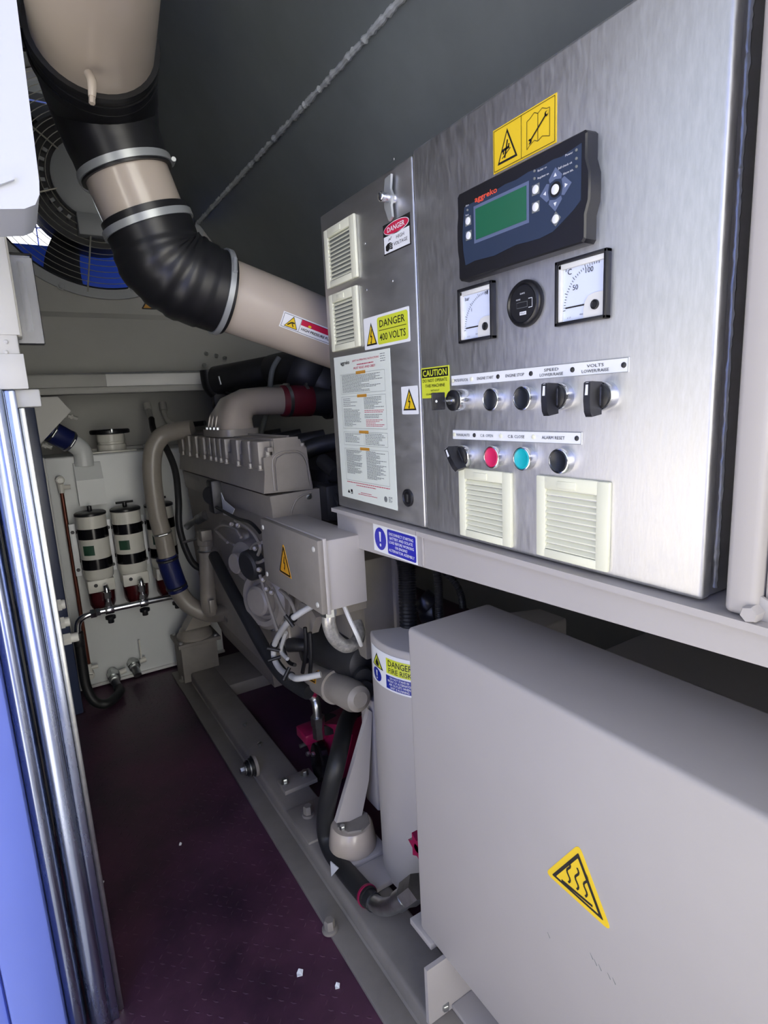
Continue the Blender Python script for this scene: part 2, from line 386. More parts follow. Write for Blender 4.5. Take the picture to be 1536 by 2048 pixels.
# outside hood behind the fan
hd = MB().box(-.3, 1.2, 3.05, 3.09, 1.0, 1.86).build('hood_panel', 'blue_deep'); tag(hd, 'bright blue outer panel seen behind the fan blades', 'panel')
hd2 = MB().box(-.3, 1.2, 3.16, 3.20, 1.99, 2.7).build('hood_panel', 'matt_black'); tag(hd2, 'dark upper hood panel behind the top of the fan', 'panel')
ms = thing('mesh_screen', 'thin wire mesh screen in front of the white sky behind the fan', 'screen', (.35, 3.12, 1.8))
for i in range(9): MB().cyl((-.2 + .13 * i, 3.12, 1.8), (-.2 + .13 * i, 3.12, 2.5), .003, 6).build('wire', 'blue_paint', ms)
for i in range(6): MB().cyl((-.3, 3.12, 1.82 + .13 * i), (1.1, 3.12, 1.82 + .13 * i), .003, 6).build('wire', 'blue_paint', ms)
# door jamb (far side of the doorway the camera looks in through)
j = MB().box(-.012, .003, 1.036, 1.10, 0, 1.157, .003).build('trim_1', 'jamb_steel_skytint'); struct(j, 'bright stainless door jamb edge')
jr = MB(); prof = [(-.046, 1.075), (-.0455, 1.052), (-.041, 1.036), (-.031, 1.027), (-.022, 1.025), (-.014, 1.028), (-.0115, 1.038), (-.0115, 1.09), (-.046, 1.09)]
jr.rings([[V((x, y, 0)) for x, y in prof], [V((x, y, 1.157)) for x, y in prof]]); o = jr.build('seal_strip', 'jamb_steel_skytint', j, sharp=60)
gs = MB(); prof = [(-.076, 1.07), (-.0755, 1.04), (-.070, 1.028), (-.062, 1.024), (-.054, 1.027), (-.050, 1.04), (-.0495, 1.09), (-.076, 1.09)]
gs.rings([[V((x, y, 0)) for x, y in prof], [V((x, y, 1.157)) for x, y in prof]]); gs.build('seal_strip', 'jamb_steel_skytint', j, sharp=60)
o = MB().box(-.152, -.077, 1.015, 1.12, -.05, 2.45, .006).build('trim_2', 'blue_paint'); struct(o, 'blue outer corner post of the doorway')
o = MB().box(-.40, -.156, 1.03, 1.10, -.3, 2.45, .006).build('wall_side', 'blue_paint'); struct(o)
wp = MB().box(-.075, .0175, 1.034, 1.12, 1.157, 2.25, .004).build('trim_3', 'cream_white'); struct(wp, 'cream painted upper door jamb with rivets')
MB().box(.0175, .024, 1.05, 1.10, 1.235, 2.25, .002).build('jamb_return', 'cream_white', wp)
MB().box(-.03, .021, 1.031, 1.034, 1.157, 1.208, .001).box(-.03, .021, 1.031, 1.034, 1.235, 1.42, .001).build('cover_plate', 'cream_white', wp)
for v_ in (684, 705): MB().lathe(pY(12, v_, 1.034), (0, -1, 0), [(0, .0035), (.0012, .0035), (.0025, .0018)], 12).build('rivet', 'cream_white', wp)
MB().box(-.02, .035, 1.045, 1.10, 1.13, 1.157, .003).build('bracket', 'grey_wall', j)
MB().box(.003, .012, 1.05, 1.06, 0, 1.13, .002).build('jamb_return', 'zinc', j)
for v_, l in ((1213, .022), (1250, .03), (1285, .045)):
    p = pY(104, v_, 1.2); MB().cyl(p, p + V((l, 0, 0)), .009, 10, bev=.002).cyl(p + V((l * .4, 0, 0)), p + V((l * .7, 0, 0)), .012, 6).build('fitting', 'cream_white', j)
cp = MB().box(-.03, .055, 2.34, 2.50, 0, 1.19, .006).build('trim_4', 'recess_shade_navy'); struct(cp, 'corner post beside the fuel tank, recess shade painted in dark blue')
# unseen open door leaf, added behind the camera to reflect blue onto the jamb; painted blue outside like the rest of the container
o = MB().box(-1.30, -.16, -.50, -.45, .02, 2.2, .006).build('door_1', 'blue_paint'); struct(o, 'unseen blue door leaf added to reflect on the jamb')

# ================================================================== white housing and plastic holder at the jamb
h = thing('lamp_housing', 'white rounded housing at the top of the door jamb', 'housing', (0, .74, 1.29))
prof = [(-.16, 1.347), (-.16, 1.9), (.064, 1.9), (.0515, 1.342), (.05, 1.330), (.045, 1.320), (.035, 1.315), (-.03, 1.306), (-.12, 1.306)]
b = MB().rings([[V((x, .70, z)) for x, z in prof], [V((x, .80, z)) for x, z in prof]]); b.build('housing_body', 'housing_white', h, sharp=50)
MB().prism([(-.16, .698, 1.334), (.012, .698, 1.337), (.030, .698, 1.3435), (.03, .698, 1.339), (.012, .698, 1.330), (-.16, .698, 1.324)], (0, -.004, 0)).build('seam_lip', 'housing_white', h)
d = thing('document_holder', 'clear smoky plastic holder hanging on the cream jamb', 'holder', (.035, 1.10, 1.22))
p0 = pY(43, 690, 1.11); p1 = pY(85, 688, 1.11); p2 = pY(60, 513, 1.11)
x0, x1, z0, z1 = .019, p1.x + .002, p0.z, p2.z
MB().box(x0, x1, 1.108, 1.112, z0, z1).build('back_sheet', 'smoke_plastic', d)
MB().box(x0, x1, 1.085, 1.0875, z0, z1 - .008).build('front_sheet', 'smoke_plastic', d)
f = MB(); f.cyl((x1, 1.098, z0), (x1, 1.098, z1), .0016, 8).cyl((x0, 1.098, z0), (x1, 1.098, z0), .0016, 8).cyl((x0, 1.098, z1), (x1, 1.098, z1), .0016, 8); f.build('edge_rim', 'black', d)
MB().cyl(((x0 + x1) / 2 + .001, 1.098, z0 + .02), ((x0 + x1) / 2 + .001, 1.098, z1 - .012), .0045, 10).build('light_tube', 'white_paint', d)

# ================================================================== ventilation fan
fan = thing('ventilation_fan', 'large axial ventilation fan with black blades and wire guard', 'fan', (FC.x, FC.y, FC.z - .42))
MB().lathe(FC + V((0, -.012, 0)), (0, 1, 0), [(0, .385), (0, .42), (.010, .42), (.012, .385), (.10, .385), (.10, .378), (.004, .378)], 72, cap=False).build('ring', 'hub_grey', fan)
MB().lathe(FC + V((0, -.035, 0)), (0, 1, 0), [(0, 0.001), (0, .128), (.006, .14), (.05, .14), (.05, .001)], 48).build('hub_disc', 'hub_grey', fan)
MB().torus(FC + V((0, -.036, 0)), (0, 1, 0), .055, .0015, 40, 6).build('hub_groove', 'hub_grey', fan)
MB().box(FC.x - .075, FC.x + .10, 2.505, 2.58, FC.z - .20, FC.z - .12, .006).build('motor_terminal_box', 'hub_grey', fan)
MB().torus(FC + V((.03, -.05, -.165)), (0, 1, 0), .014, .006, 20, 8).build('cable_grommet', 'black', fan)
MB().lathe(FC + V((0, .0, 0)), (0, 1, 0), [(0, .13), (0, .235), (.03, .24), (.12, .24), (.12, .13)], 40, cap=False).build('motor_shroud', 'black', fan)
for i in range(7):
    a = math.radians(-118 + i * 360 / 7); bl = MB(); rs = []
    for k in range(9):
        r = .16 + .21 * k / 8; w = .11 + .06 * k / 8; tw = math.radians(48 - 22 * k / 8); sw = .12 * (k / 8) ** 2
        er = V((math.cos(a + sw), 0, math.sin(a + sw))); et = V((-math.sin(a + sw), 0, math.cos(a + sw))); ax = V((0, 1, 0))
        ch = et * math.cos(tw) + ax * math.sin(tw); nn = et * -math.sin(tw) + ax * math.cos(tw); c = FC + V((0, .075, 0)) + er * r
        rs.append([c + ch * (w * q) + nn * h_ for q, h_ in ((-.5, 0), (-.25, .008), (.1, .011), (.5, .002), (.1, .004), (-.25, .002))])
    bl.rings(rs); bl.build('blade', 'black_plastic', fan)
for k in range(11): MB().torus(FC + V((0, -.018 - .012 * (1 - k / 10), 0)), (0, 1, 0), .155 + .021 * k, .0014, 72, 5).build('guard_ring', 'wire', fan)
for i in range(6):
    a = math.radians(-100 + 60 * i); e = V((math.cos(a), 0, math.sin(a)))
    MB().tube([FC + e * .13 + V((0, -.03, 0)), FC + e * .27 + V((0, -.026, 0)), FC + e * .402 + V((0, -.014, 0))], .003, 6).build('guard_arm', 'wire', fan)
for k in range(14):
    a = math.radians(150 + 12 * k); e = V((math.cos(a), 0, math.sin(a)))
    MB().box(-.006, .006, -.006, .006, -.004, .012, M4=Matrix.Translation(FC + e * .163 + V((0, -.01, 0))) @ Matrix.Rotation(-a + PI / 2, 4, 'Y')).build('cooling_fin', 'hub_grey', fan)
for uv in ((122, 572), (264, 578)): MB().hexbolt(pY(uv[0], uv[1], 2.537), (0, -1, 0), .010, .006, washer=.014).build('bolt', 'hub_grey', fan)
p = pY(283, 618, 2.548); A = pY(310, 590, 2.548); q = pY(335, 622, 2.548)
S = Sticker('warning_sticker', bwl, faceY(2.549, p.x, p.z), .10, .08, 'sticker_orange', 'orange triangle sticker with rotating fan symbol', poly=[(0, 0), (.10, 0), (.06, .075), (.045, .075)])
S.line('ink', [(.003, .002), (.097, .002), (.052, .074), (.003, .002)], .005)
S.line('ink', [(.052 + (.004 + .0016 * k) * math.cos(k * .55), .028 + (.004 + .0016 * k) * math.sin(k * .55)) for k in range(12)], .004, 2); S.done()

# ================================================================== air intake pipe
ip = thing('air_intake_pipe', 'thick beige air intake pipe with black rubber elbows and steel clamps', 'pipe', pD(180, 0, .78))
PY = 1.27
P = dict(a=pD(178, -190, .74), b=pD(183, -60, .82), c=pD(187, 82, .945), d=pD(205, 195, 1.06), e=pY(238, 305, PY), f=pY(264, 372, PY), g=pY(292, 438, PY),
         h=pY(328, 520, PY), i=pY(400, 572, PY), j=pY(452, 588, PY), k=pY(560, 630, PY), l=pY(650, 665, PY), m=pY(800, 722, PY))
dab = (P['a'] - P['b']).normalized(); P['a2'] = P['a'] + dab * .20; P['a3'] = P['a2'] + dab * .16 + V((0, -.02, .10)); P['top'] = V((P['a3'].x - .02, P['a3'].y - .08, 2.39))
MB().tube([P['top'], P['a3'], P['a2'], P['a'], P['b'], P['c'], P['c'] + (P['c'] - P['b']).normalized() * .03], .0935, 40).build('pipe_section', 'pipe_beige', ip)
MB().tube([P['e'] + (P['e'] - P['f']) * .2, P['f'], P['g'] + (P['g'] - P['f']) * .2], .0785, 40).build('pipe_section', 'pipe_beige', ip)
MB().tube([P['i'] + (P['j'] - P['i']) * .4, P['k'], P['l'], P['m']], .0755, 40).build('pipe_section', 'pipe_beige', ip)
ax1 = (P['c'] - P['b']).normalized()
el = MB().tube([P['c'] - ax1 * .012, P['c'] + ax1 * .02, P['d'] + V((0, 0, 0)), P['e'] - (P['f'] - P['e']).normalized() * .035, P['e'], P['e'] + (P['f'] - P['e']) * .70], [.1005, .1005, .0975, .0885, .0858, .0855], 44, sub=8); el.build('rubber_elbow', 'rubber', ip)
MB().tube([P['c'] - ax1 * .016, P['c'] - ax1 * .004], .1020, 44, sub=1).tube([P['c'] + ax1 * .03, P['c'] + ax1 * .045], .1022, 44, sub=1).build('elbow_lip', 'rubber', ip)
el2 = MB(); path = [P['g'] - (P['g'] - P['f']).normalized() * .008, P['g'] + (P['g'] - P['f']).normalized() * .03, P['h'], P['h'] * .45 + P['i'] * .55 + V((0, 0, -.004)), P['i'] + (P['j'] - P['i']) * .45, P['j']]
pp, _ = spline(path, .085, 10); n = len(pp)
rr = [.0845 + (.003 if 16 <= k <= 34 and (k // 3) % 2 == 0 else 0) + (.003 if 14 < k < 38 else 0) for k in range(n)]
el2.tube(pp, rr, 44, sub=1); el2.build('rubber_elbow', 'rubber', ip)
def clamp(c, d, R, w=.012, m='clamp_steel', par=None, screw=None):
    d = V(d).normalized(); b = MB().lathe(V(c) - d * w / 2, d, [(0, R - .004), (0, R), (w, R), (w, R - .004)], 44, cap=False)
    a = screw if screw is not None else (CAM - V(c)); a = V(a).copy(); a = (a - d * a.dot(d)).normalized()
    t = d.cross(a); b.cyl(V(c) + a * (R + .003) - t * .016, V(c) + a * (R + .003) + t * .016, .0045, 10)
    return b.build('hose_clamp', m, par)
dfe = (P['f'] - P['e']).normalized(); dgf = (P['g'] - P['f']).normalized(); dji = (P['j'] - P['i']).normalized()
clamp(P['e'] + (P['f'] - P['e']) * .52, dfe, .0890, .013, par=ip, screw=(.9, -.1, .5))
clamp(P['g'] + dgf * .012, dgf, .0890, .013, par=ip, screw=(-.2, .8, .5))
clamp(P['j'] - dji * .012, dji, .0895, .011, 'clamp_steel', par=ip, screw=(-.3, -.8, .45))
clamp(P['c'] + ax1 * .014, ax1, .1022, .012, 'black', par=ip, screw=(-.9, -.5, 0))
np_ = pD(184, 165, .865); MB().tube([np_ + V((0, .02, .02)), np_, np_ + (down * .022)], [.007, .007, .0055], 10).cyl(np_ + down * .02, np_ + down * .032, .0045, 6).build('drain_nipple', 'pipe_beige', ip)
# sticker wrapped round the lower pipe
axd = (P['l'] - P['k']).normalized(); side = (CAM - P['k']); side = (side - axd * side.dot(axd)).normalized(); upv = side.cross(axd) * -1
if upv.z < 0: upv = -upv
st0 = pD(541, 625, 1.36)
def pipefn(t0, ang0):
    def fn(u, v, h):
        a = ang0 + v / .0757; return P['k'] + axd * (t0 + u) + (side * math.cos(a) + upv * math.sin(a)) * (.0757 + h)
    return fn
t0 = -.02
S = Sticker('warning_sticker', ip, pipefn(t0, -.30), .165, .034, 'sticker_white', 'white high pressure fuel system sticker', nx=1)
# redo as a fine grid so that it follows the pipe
bpy.data.objects.remove(S.obj, do_unlink=True)
b = MB(); nv = 6
for (hh) in (0, .0006):
    pass
g0 = [[pipefn(t0, -.30)(.165 * i, .034 * q / nv, .0006) for q in range(nv + 1)] for i in (0, 1)]
g1 = [[pipefn(t0, -.30)(.165 * i, .034 * q / nv, 0) for q in range(nv + 1)] for i in (0, 1)]
b.rings([g0[0] + g1[0][::-1], g0[1] + g1[1][::-1]]); S.obj = b.build('warning_sticker', 'sticker_white', ip, label='white high pressure fuel system sticker'); S.dv = .003
S.line('ink', [(.003, .003), (.162, .003), (.162, .031), (.003, .031), (.003, .003)], .0008)
S.line('ink', [(.044, .003), (.044, .031)], .0008)
S.poly('sticker_yellow', [(.010, .006), (.040, .006), (.025, .029)], 1); S.line('ink', [(.010, .006), (.040, .006), (.025, .029), (.010, .006)], .0012)
S.line('ink', [(.016, .010), (.024, .017), (.031, .017)], .003); S.line('ink', [(.024, .017), (.030, .009)], .002)
for q in range(2): S.rect('sticker_red', .045, .019 + .006 * q, .161, .025 + .006 * q, 1)
S.ell('sticker_yellow', .066, .022, .004, .0025, 2, 12); S.text('ink', 'HIGH PRESSURE FUEL SYSTEM', .103, .009, .0055, .108, bold=.02); S.done()
# ================================================================== control cabinet
CX0 = .555
cab = thing('control_cabinet', 'stainless steel control cabinet with gauges, buttons and warning stickers', 'control cabinet', (.74, .68, .893))
MB().box(.572, .98, .302, 1.074, .897, 1.473, .003).build('cabinet_body', 'steel_dark', cab)
MB().box(CX0, .572, .7655, 1.078, .898, 1.473, .0035, 3).build('door_panel', 'steel_dark', cab, label='small dark steel door with two ivory vents')
MB().box(CX0 - .001, .572, .2975, .7625, .898, 1.478, .005, 3).build('door_panel', 'steel_door', cab, label='large brushed steel door')
MB().box(CX0 + .001, .574, .7625, .7655, .90, 1.472, .0005).build('hinge_edge', 'steel_edge', cab)
wl = MB(); pts = [V((.586 + random.uniform(-.0008, .0008), .3015, .905 + .56 * i / 120)) for i in range(121)]
wl.tube(pts, [.0022 + random.uniform(-.0007, .0009) for _ in pts], 7, sub=1); wl.build('weld_seam', 'zinc', cab)
for uv in ((730, 487), (785, 562), (733, 580), (788, 318)): MB().lathe(pX(uv[0], uv[1], CX0), (-1, 0, 0), [(0, .0022), (.0006, .0022), (.0012, .0012)], 10).build('rivet', 'steel_edge', cab)
# vents
def vent(y1, y0, z0, z1, par, ns=10, big=.0):
    X = CX0; fr = MB(); w = y1 - y0; h = z1 - z0; bx = .006
    li, ri, bi, ti = w * .14, w * .16, h * .11, h * .155
    fr.box(X - bx, X, y1 - li, y1, z0, z1, .002).box(X - bx, X, y0, y0 + ri, z0, z1, .002).box(X - bx, X, y0 + ri * .9, y1 - li * .9, z0, z0 + bi, .0015).box(X - bx, X, y0 + ri * .9, y1 - li * .9, z1 - ti, z1, .0015)
    v = fr.build('vent_grille', 'ivory', par, label='ivory plastic louvred vent')
    MB().box(X - .0008, X, y0 + ri * .8, y1 - li * .8, z0 + bi * .8, z1 - ti * .8).build('filter_mat', 'ink_grey', v)
    MB().box(X - bx - .0012, X - bx + .001, y0 + w * .42, y0 + w * .68, z1 - ti * .85, z1 - ti * .28, .0008).build('latch_tab', 'ivory', v)
    hh = (h - bi - ti) / ns; sl = None
    for k in range(ns):
        zc = z0 + bi + hh * (k + .5)
        if sl is None:
            poly = [(X - .0005, y0 + ri * .85, zc + hh * .42), (X - .0052, y0 + ri * .85, zc - hh * .22), (X - .0052, y0 + ri * .85, zc - hh * .40), (X - .0005, y0 + ri * .85, zc + hh * .18)]
            sl = MB().prism(poly, (0, w - (li + ri) * .85, 0)).build('slat', 'ivory', v); base = sl.location.copy(); zb = zc
        else:
            c = sl.copy(); COL.objects.link(c); c.parent = v; c.location = base + V((0, 0, zc - zb)); WL[c.name] = WL[sl.name] + V((0, 0, zc - zb))
    return v
vent(1.058, .9385, 1.334, 1.440, cab, 11); vent(1.0535, .9435, 1.214, 1.321, cab, 11)
vent(.6688, .5585, .904, 1.0085, cab, 10); vent(.5132, .4045, .904, 1.0095, cab, 10)
# lock with wing handle, key hole
lk = pX(785, 397, CX0)
k = MB().lathe(lk, (-1, 0, 0), [(0, .010), (.003, .010), (.004, .0075), (.022, .0075), (.023, .007), (.024, .006)], 20).build('door_lock', 'chrome', cab, label='chrome lock with wing handle')
MB().prism([lk + V((-.004, a, c)) for a, c in ((.013, .008), (.008, .030), (-.010, .032), (-.006, .012), (-.012, 0), (-.006, -.012), (-.008, -.030), (.002, -.034), (.013, -.012))], (-.004, 0, 0)).build('wing', 'clamp_steel', k)
MB().box(lk.x - .0253, lk.x - .023, lk.y - .0012, lk.y + .0012, lk.z - .005, lk.z + .005).build('key_slot', 'black', k)
kh = V((CX0, .812, .945)); k = MB().lathe(kh, (-1, 0, 0), [(0, .0155), (.003, .0155), (.004, .0125), (.002, .011), (.002, .001)], 28).build('key_hole', 'black_plastic', cab)
MB().box(.5508, .5535, .8095, .8145, .938, .952, .001).build('key_slot', 'dark_metal', k)

# ---- controller
XF = .537
ct = MB(); out = [(.6415, 1.270), (.6385, 1.2675), (.436, 1.2675), (.433, 1.271), (.433, 1.295), (.4285, 1.308), (.428, 1.322), (.4285, 1.336), (.433, 1.350), (.433, 1.374), (.436, 1.377), (.6385, 1.377), (.6415, 1.374), (.6415, 1.35), (.6435, 1.338), (.644, 1.322), (.6435, 1.306), (.6415, 1.295)]
ctr = [V((XF, y, z)) for y, z in out]
c0 = V((XF, .537, 1.3225))
ct.rings([[V((CX0, c0.y + (p.y - c0.y) * 1.012, c0.z + (p.z - c0.z) * 1.012)) for p in ctr], [V((XF + .002, c0.y + (p.y - c0.y) * 1.0, c0.z + (p.z - c0.z))) for p in ctr], [V((XF, c0.y + (p.y - c0.y) * .985, c0.z + (p.z - c0.z) * .972)) for p in ctr]])
mod = ct.build('control_module', 'black_plastic', cab, label='black control module with green screen and keypad', sharp=30)
S = Sticker('x', mod, faceX(XF, .626, 1.284), .1874, .081, 'navy_panel', poly=None)
bpy.data.objects.remove(S.obj, do_unlink=True)
w, hh = .1874, .081
wav = [(0, .001)] + [(w * t, .0015 * math.sin(t * 16) + .001 + .004 * t) for t in (.1, .2, .3, .4, .5, .6, .7, .8)] + [(w * .88, .012), (w * .95, .019), (w, .026), (w, hh), (w * .93, hh - .002), (w * .86, hh - .004), (w * .8, hh - .0025), (w * .7, hh - .004), (w * .6, hh - .003), (w * .5, hh - .005), (w * .4, hh - .004), (w * .3, hh - .006), (w * .2, hh - .005), (w * .1, hh - .007), (0, hh - .008), (-.004, hh * .6), (-.005, hh * .45), (-.004, hh * .25)]
b = MB().add(*S._slab(wav, 0, .0008)); S.obj = b.build('faceplate', 'navy_panel', mod, smooth=False); S.lay = .0008
# origin of the faceplate frame: Y .626, z 1.284
def fu(Y): return .626 - Y
S.rect('slate_key', fu(.6075), 1.3075 - 1.284, fu(.5115), 1.3525 - 1.284, 1)
def fm(u_, v_): q_ = pX(u_, v_, .5362); return (.626 - q_.y, q_.z - 1.284)
a_, b_ = fm(972, 393); S.text('ink_orange', 'aggreko', a_, b_ - .001, .0064, .041, bold=.02)
cu, cv = fm(1111, 379)
for a in (0, 90, 180, 270):
    ca, sa = math.cos(math.radians(a)), math.sin(math.radians(a))
    def rot(x, y): return (cu + (x * ca - y * sa), cv + (x * sa + y * ca))
    S.poly('slate_key', [rot(.0085, -.0080), rot(.0125, -.0095), rot(.0225, 0), rot(.0125, .0095), rot(.0085, .0080), rot(.0105, 0)], 1)
    S.poly('ink_white', [rot(.0132, -.0022), rot(.0172, 0), rot(.0132, .0022)], 2)
S.ell('black', cu, cv, .0080, .0080, 1)
for body, u_, v_, wd in (('Power', 1139, 308, .010), ('Self check ok', 1131, 331, .019), ('Alarm inh.', 1137, 344, .014), ('Busbar on', 1085, 338, .013), ('Regulator on', 1087, 352, .016), ('Alarm', 935, 411, .006), ('Reset', 935, 430, .006)):
    a_, b_ = fm(u_, v_); S.text('ink_white', body, a_, b_ - .001, .0022, wd)
S.done(); fp = S.obj
scr = MB().box(XF - .0018, XF - .0012, .5155, .6035, 1.3115, 1.3485).build('lcd_screen', 'lcd_green', mod, label='green lcd screen', smooth=False)
def wkey(Y, z, r=.0046, txt=None, dia=False):
    s = .0056
    bq = MB(); pl = [(-s, -s), (s, -s), (s, s), (-s, s)] if not dia else [(0, -s * 1.4), (s * 1.3, 0), (0, s * 1.4), (-s * 1.3, 0)]
    bq.prism([V((XF - .0010, Y - a, z + c)) for a, c in pl], (-.0004, 0, 0)); bq.build('key_backing', 'ink_grey', mod, smooth=False)
    MB().lathe((XF - .0012, Y, z), (-1, 0, 0), [(0, r), (.0008, r), (.0011, r * .9)], 18).build('push_key', 'ink_white', mod)
def km(u_, v_): q_ = pX(u_, v_, .5355); return q_.y, q_.z
for uv in ((936, 442), (937, 471), (1071, 379), (1071, 414)): wkey(*km(*uv))
wkey(*km(1111, 438), dia=True); y_, z_ = km(1111, 379); MB().lathe((XF - .0018, y_, z_), (-1, 0, 0), [(0, .0052), (.0008, .0052), (.0011, .0047)], 18).build('push_key', 'ink_white', mod)
for uv in ((1153, 300), (1153, 317), (1153, 333), (1069, 342), (1069, 357), (935, 420)): y_, z_ = km(*uv); MB().lathe((XF - .001, y_, z_), (-1, 0, 0), [(0, .0015), (.0012, .0015), (.0016, .0008)], 10).build('led', 'ink_grey', mod)

# ---- gauges
def gauge(y1, y0, z0, z1, label, texts):
    X = .546; g = MB(); t = .004
    g.box(X, CX0, y0, y1, z0, z0 + t, .0008).box(X, CX0, y0, y1, z1 - t, z1, .0008).box(X, CX0, y0, y0 + t, z0, z1, .0008).box(X, CX0, y1 - t, y1, z0, z1, .0008)
    go = g.build('gauge', 'black_plastic', cab, label=label)
    w = y1 - y0 - 2 * t; h = z1 - z0 - 2 * t
    MB().box(.5475, .552, y0 + t, y1 - t, z1 - t - .006, z1 - t, .001).box(.5475, .552, y1 - t - .005, y1 - t, z0 + t, z1 - t, .001).build('inner_frame', 'white_paint', go)
    S = Sticker('gauge_dial', go, faceX(.5515, y1 - t, z0 + t), w, h, 'gauge_face')
    cu, cv = w * .80, h * .22; Rr = w * .66
    for i in range(25):
        a = math.radians(182 - i * 97 / 24); l = .0045 if i % 6 == 0 else .0026
        S.line('ink', [(cu + Rr * math.cos(a), cv + Rr * math.sin(a)), (cu + (Rr + l) * math.cos(a), cv + (Rr + l) * math.sin(a))], .0006)
    for body, a, b_, hh_ in texts: S.text('ink', body, w * a, h * b_, hh_)
    S.text('ink', 'cl. 1.5', w * .22, h * .05, .0016); S.text('ink', 'VDO', w * .5, h * .07, .0016)
    S.done()
    MB().box(.5502, .5508, y1 - t - w * .62, y1 - t - w * .14, z0 + t + h * .225, z0 + t + h * .25).build('needle', 'ink', go)
    c = [(.5508, .0)]
    pl = [(w * .56, 0), (w, 0), (w, h * .40), (w * .78, h * .40), (w * .66, h * .37), (w * .59, h * .28), (w * .56, h * .16)]
    MB().prism([V((.5512, y1 - t - a, z0 + t + b_)) for a, b_ in pl], (-.0022, 0, 0)).build('hub_cover', 'white_paint', go)
    MB().lathe((.549, y1 - t - w * .81, z0 + t + h * .2), (-1, 0, 0), [(0, .0052), (.0015, .0052), (.002, .004), (.0012, .003), (.0012, .0005)], 20).build('zero_screw', 'black', go)
gauge(.6570, .5875, 1.187, 1.260, 'square white bar pressure gauge', [('bar', .2, .8, .005), ('1', .34, .56, .0042), ('10', .84, .82, .005)])
gauge(.4820, .4120, 1.187, 1.258, 'square white temperature gauge', [('°C', .2, .80, .0062), ('50', .36, .52, .0055), ('100', .66, .76, .0055)])
hm = V((CX0, .533, 1.2215)); go = MB().lathe(hm, (-1, 0, 0), [(0, .028), (.006, .028), (.009, .026), (.010, .0235), (.007, .022), (.007, .0005)], 40).build('hour_meter', 'black_plastic', cab, label='round black hour meter')
S = Sticker('dial', go, faceX(.5478, .533 + .018, 1.2215 - .018), .036, .036, 'black', poly=[(.018 + .021 * math.cos(2 * PI * i / 30), .018 + .021 * math.sin(2 * PI * i / 30)) for i in range(30)])
S.text('ink_white', 'QUARTZ', .018, .029, .0017, .008); S.text('ink_white', 'HOURS', .011, .0225, .0017, .007); S.rect('ink_grey', .008, .013, .026, .020, 1); S.rect('black', .0085, .0135, .0255, .0195, 2)
S.line('ink_white', [(.028, .0225), (.034, .0225), (.034, .012), (.028, .012)], .0007); S.rect('ink_white', .013, .0045, .024, .0085, 1); S.text('ink', 'VEGLIA', .0185, .0055, .002, .009); S.done()

# ---- engraved label strips
def strip(y1, y0, z0, z1, texts, screws):
    S = Sticker('label_strip', cab, faceX(CX0 - .001, y1, z0), y1 - y0, z1 - z0, 'sticker_white', 'white engraved label strip', thick=.0016)
    h = z1 - z0; S.line('ink_grey', [(0, .0003), (y1 - y0, .0003), (y1 - y0, h - .0003), (0, h - .0003), (0, .0003)], .0005)
    for body, Yc, wd in texts:
        ls = body.split('|')
        for i, l in enumerate(ls): S.text('ink_grey' if wd < .03 else 'ink', l, y1 - Yc, h * (.5 - .0) - .002 + (len(ls) - 1) * .0028 - i * .0056, .0034 if len(ls) > 1 else .0038, wd if i == len(ls) - 1 else wd * .62)
    S.done()
    for Yc, m in screws:
        sc = MB().lathe((CX0 - .0026, Yc, (z0 + z1) / 2), (-1, 0, 0), [(0, .0031), (.0008, .0029), (.0014, .0016)], 14).build('screw', m, S.obj)
strip(.6825, .387, 1.1288, 1.1442, [('REMOTE/OFF/LOCAL', .6615, .034), ('ENGINE START', .6085, .033), ('ENGINE STOP', .5525, .033), ('SPEED|LOWER/RAISE', .4915, .036), ('VOLTS|LOWER/RAISE', .4285, .036)],
      [(.6785, 'ivory'), (.6375, 'ivory'), (.5835, 'dark_metal'), (.5245, 'dark_metal'), (.4600, 'dark_metal'), (.3925, 'dark_metal')])
strip(.6825, .446, 1.0502, 1.0645, [('MANUAL/AUTO', .6585, .030), ('C.B. OPEN', .6075, .026), ('C.B. CLOSE', .5505, .030), ('ALARM RESET', .4880, .036)],
      [(.6785, 'ivory'), (.6335, 'dark_metal'), (.5795, 'ivory'), (.5205, 'ivory'), (.4525, 'dark_metal')])
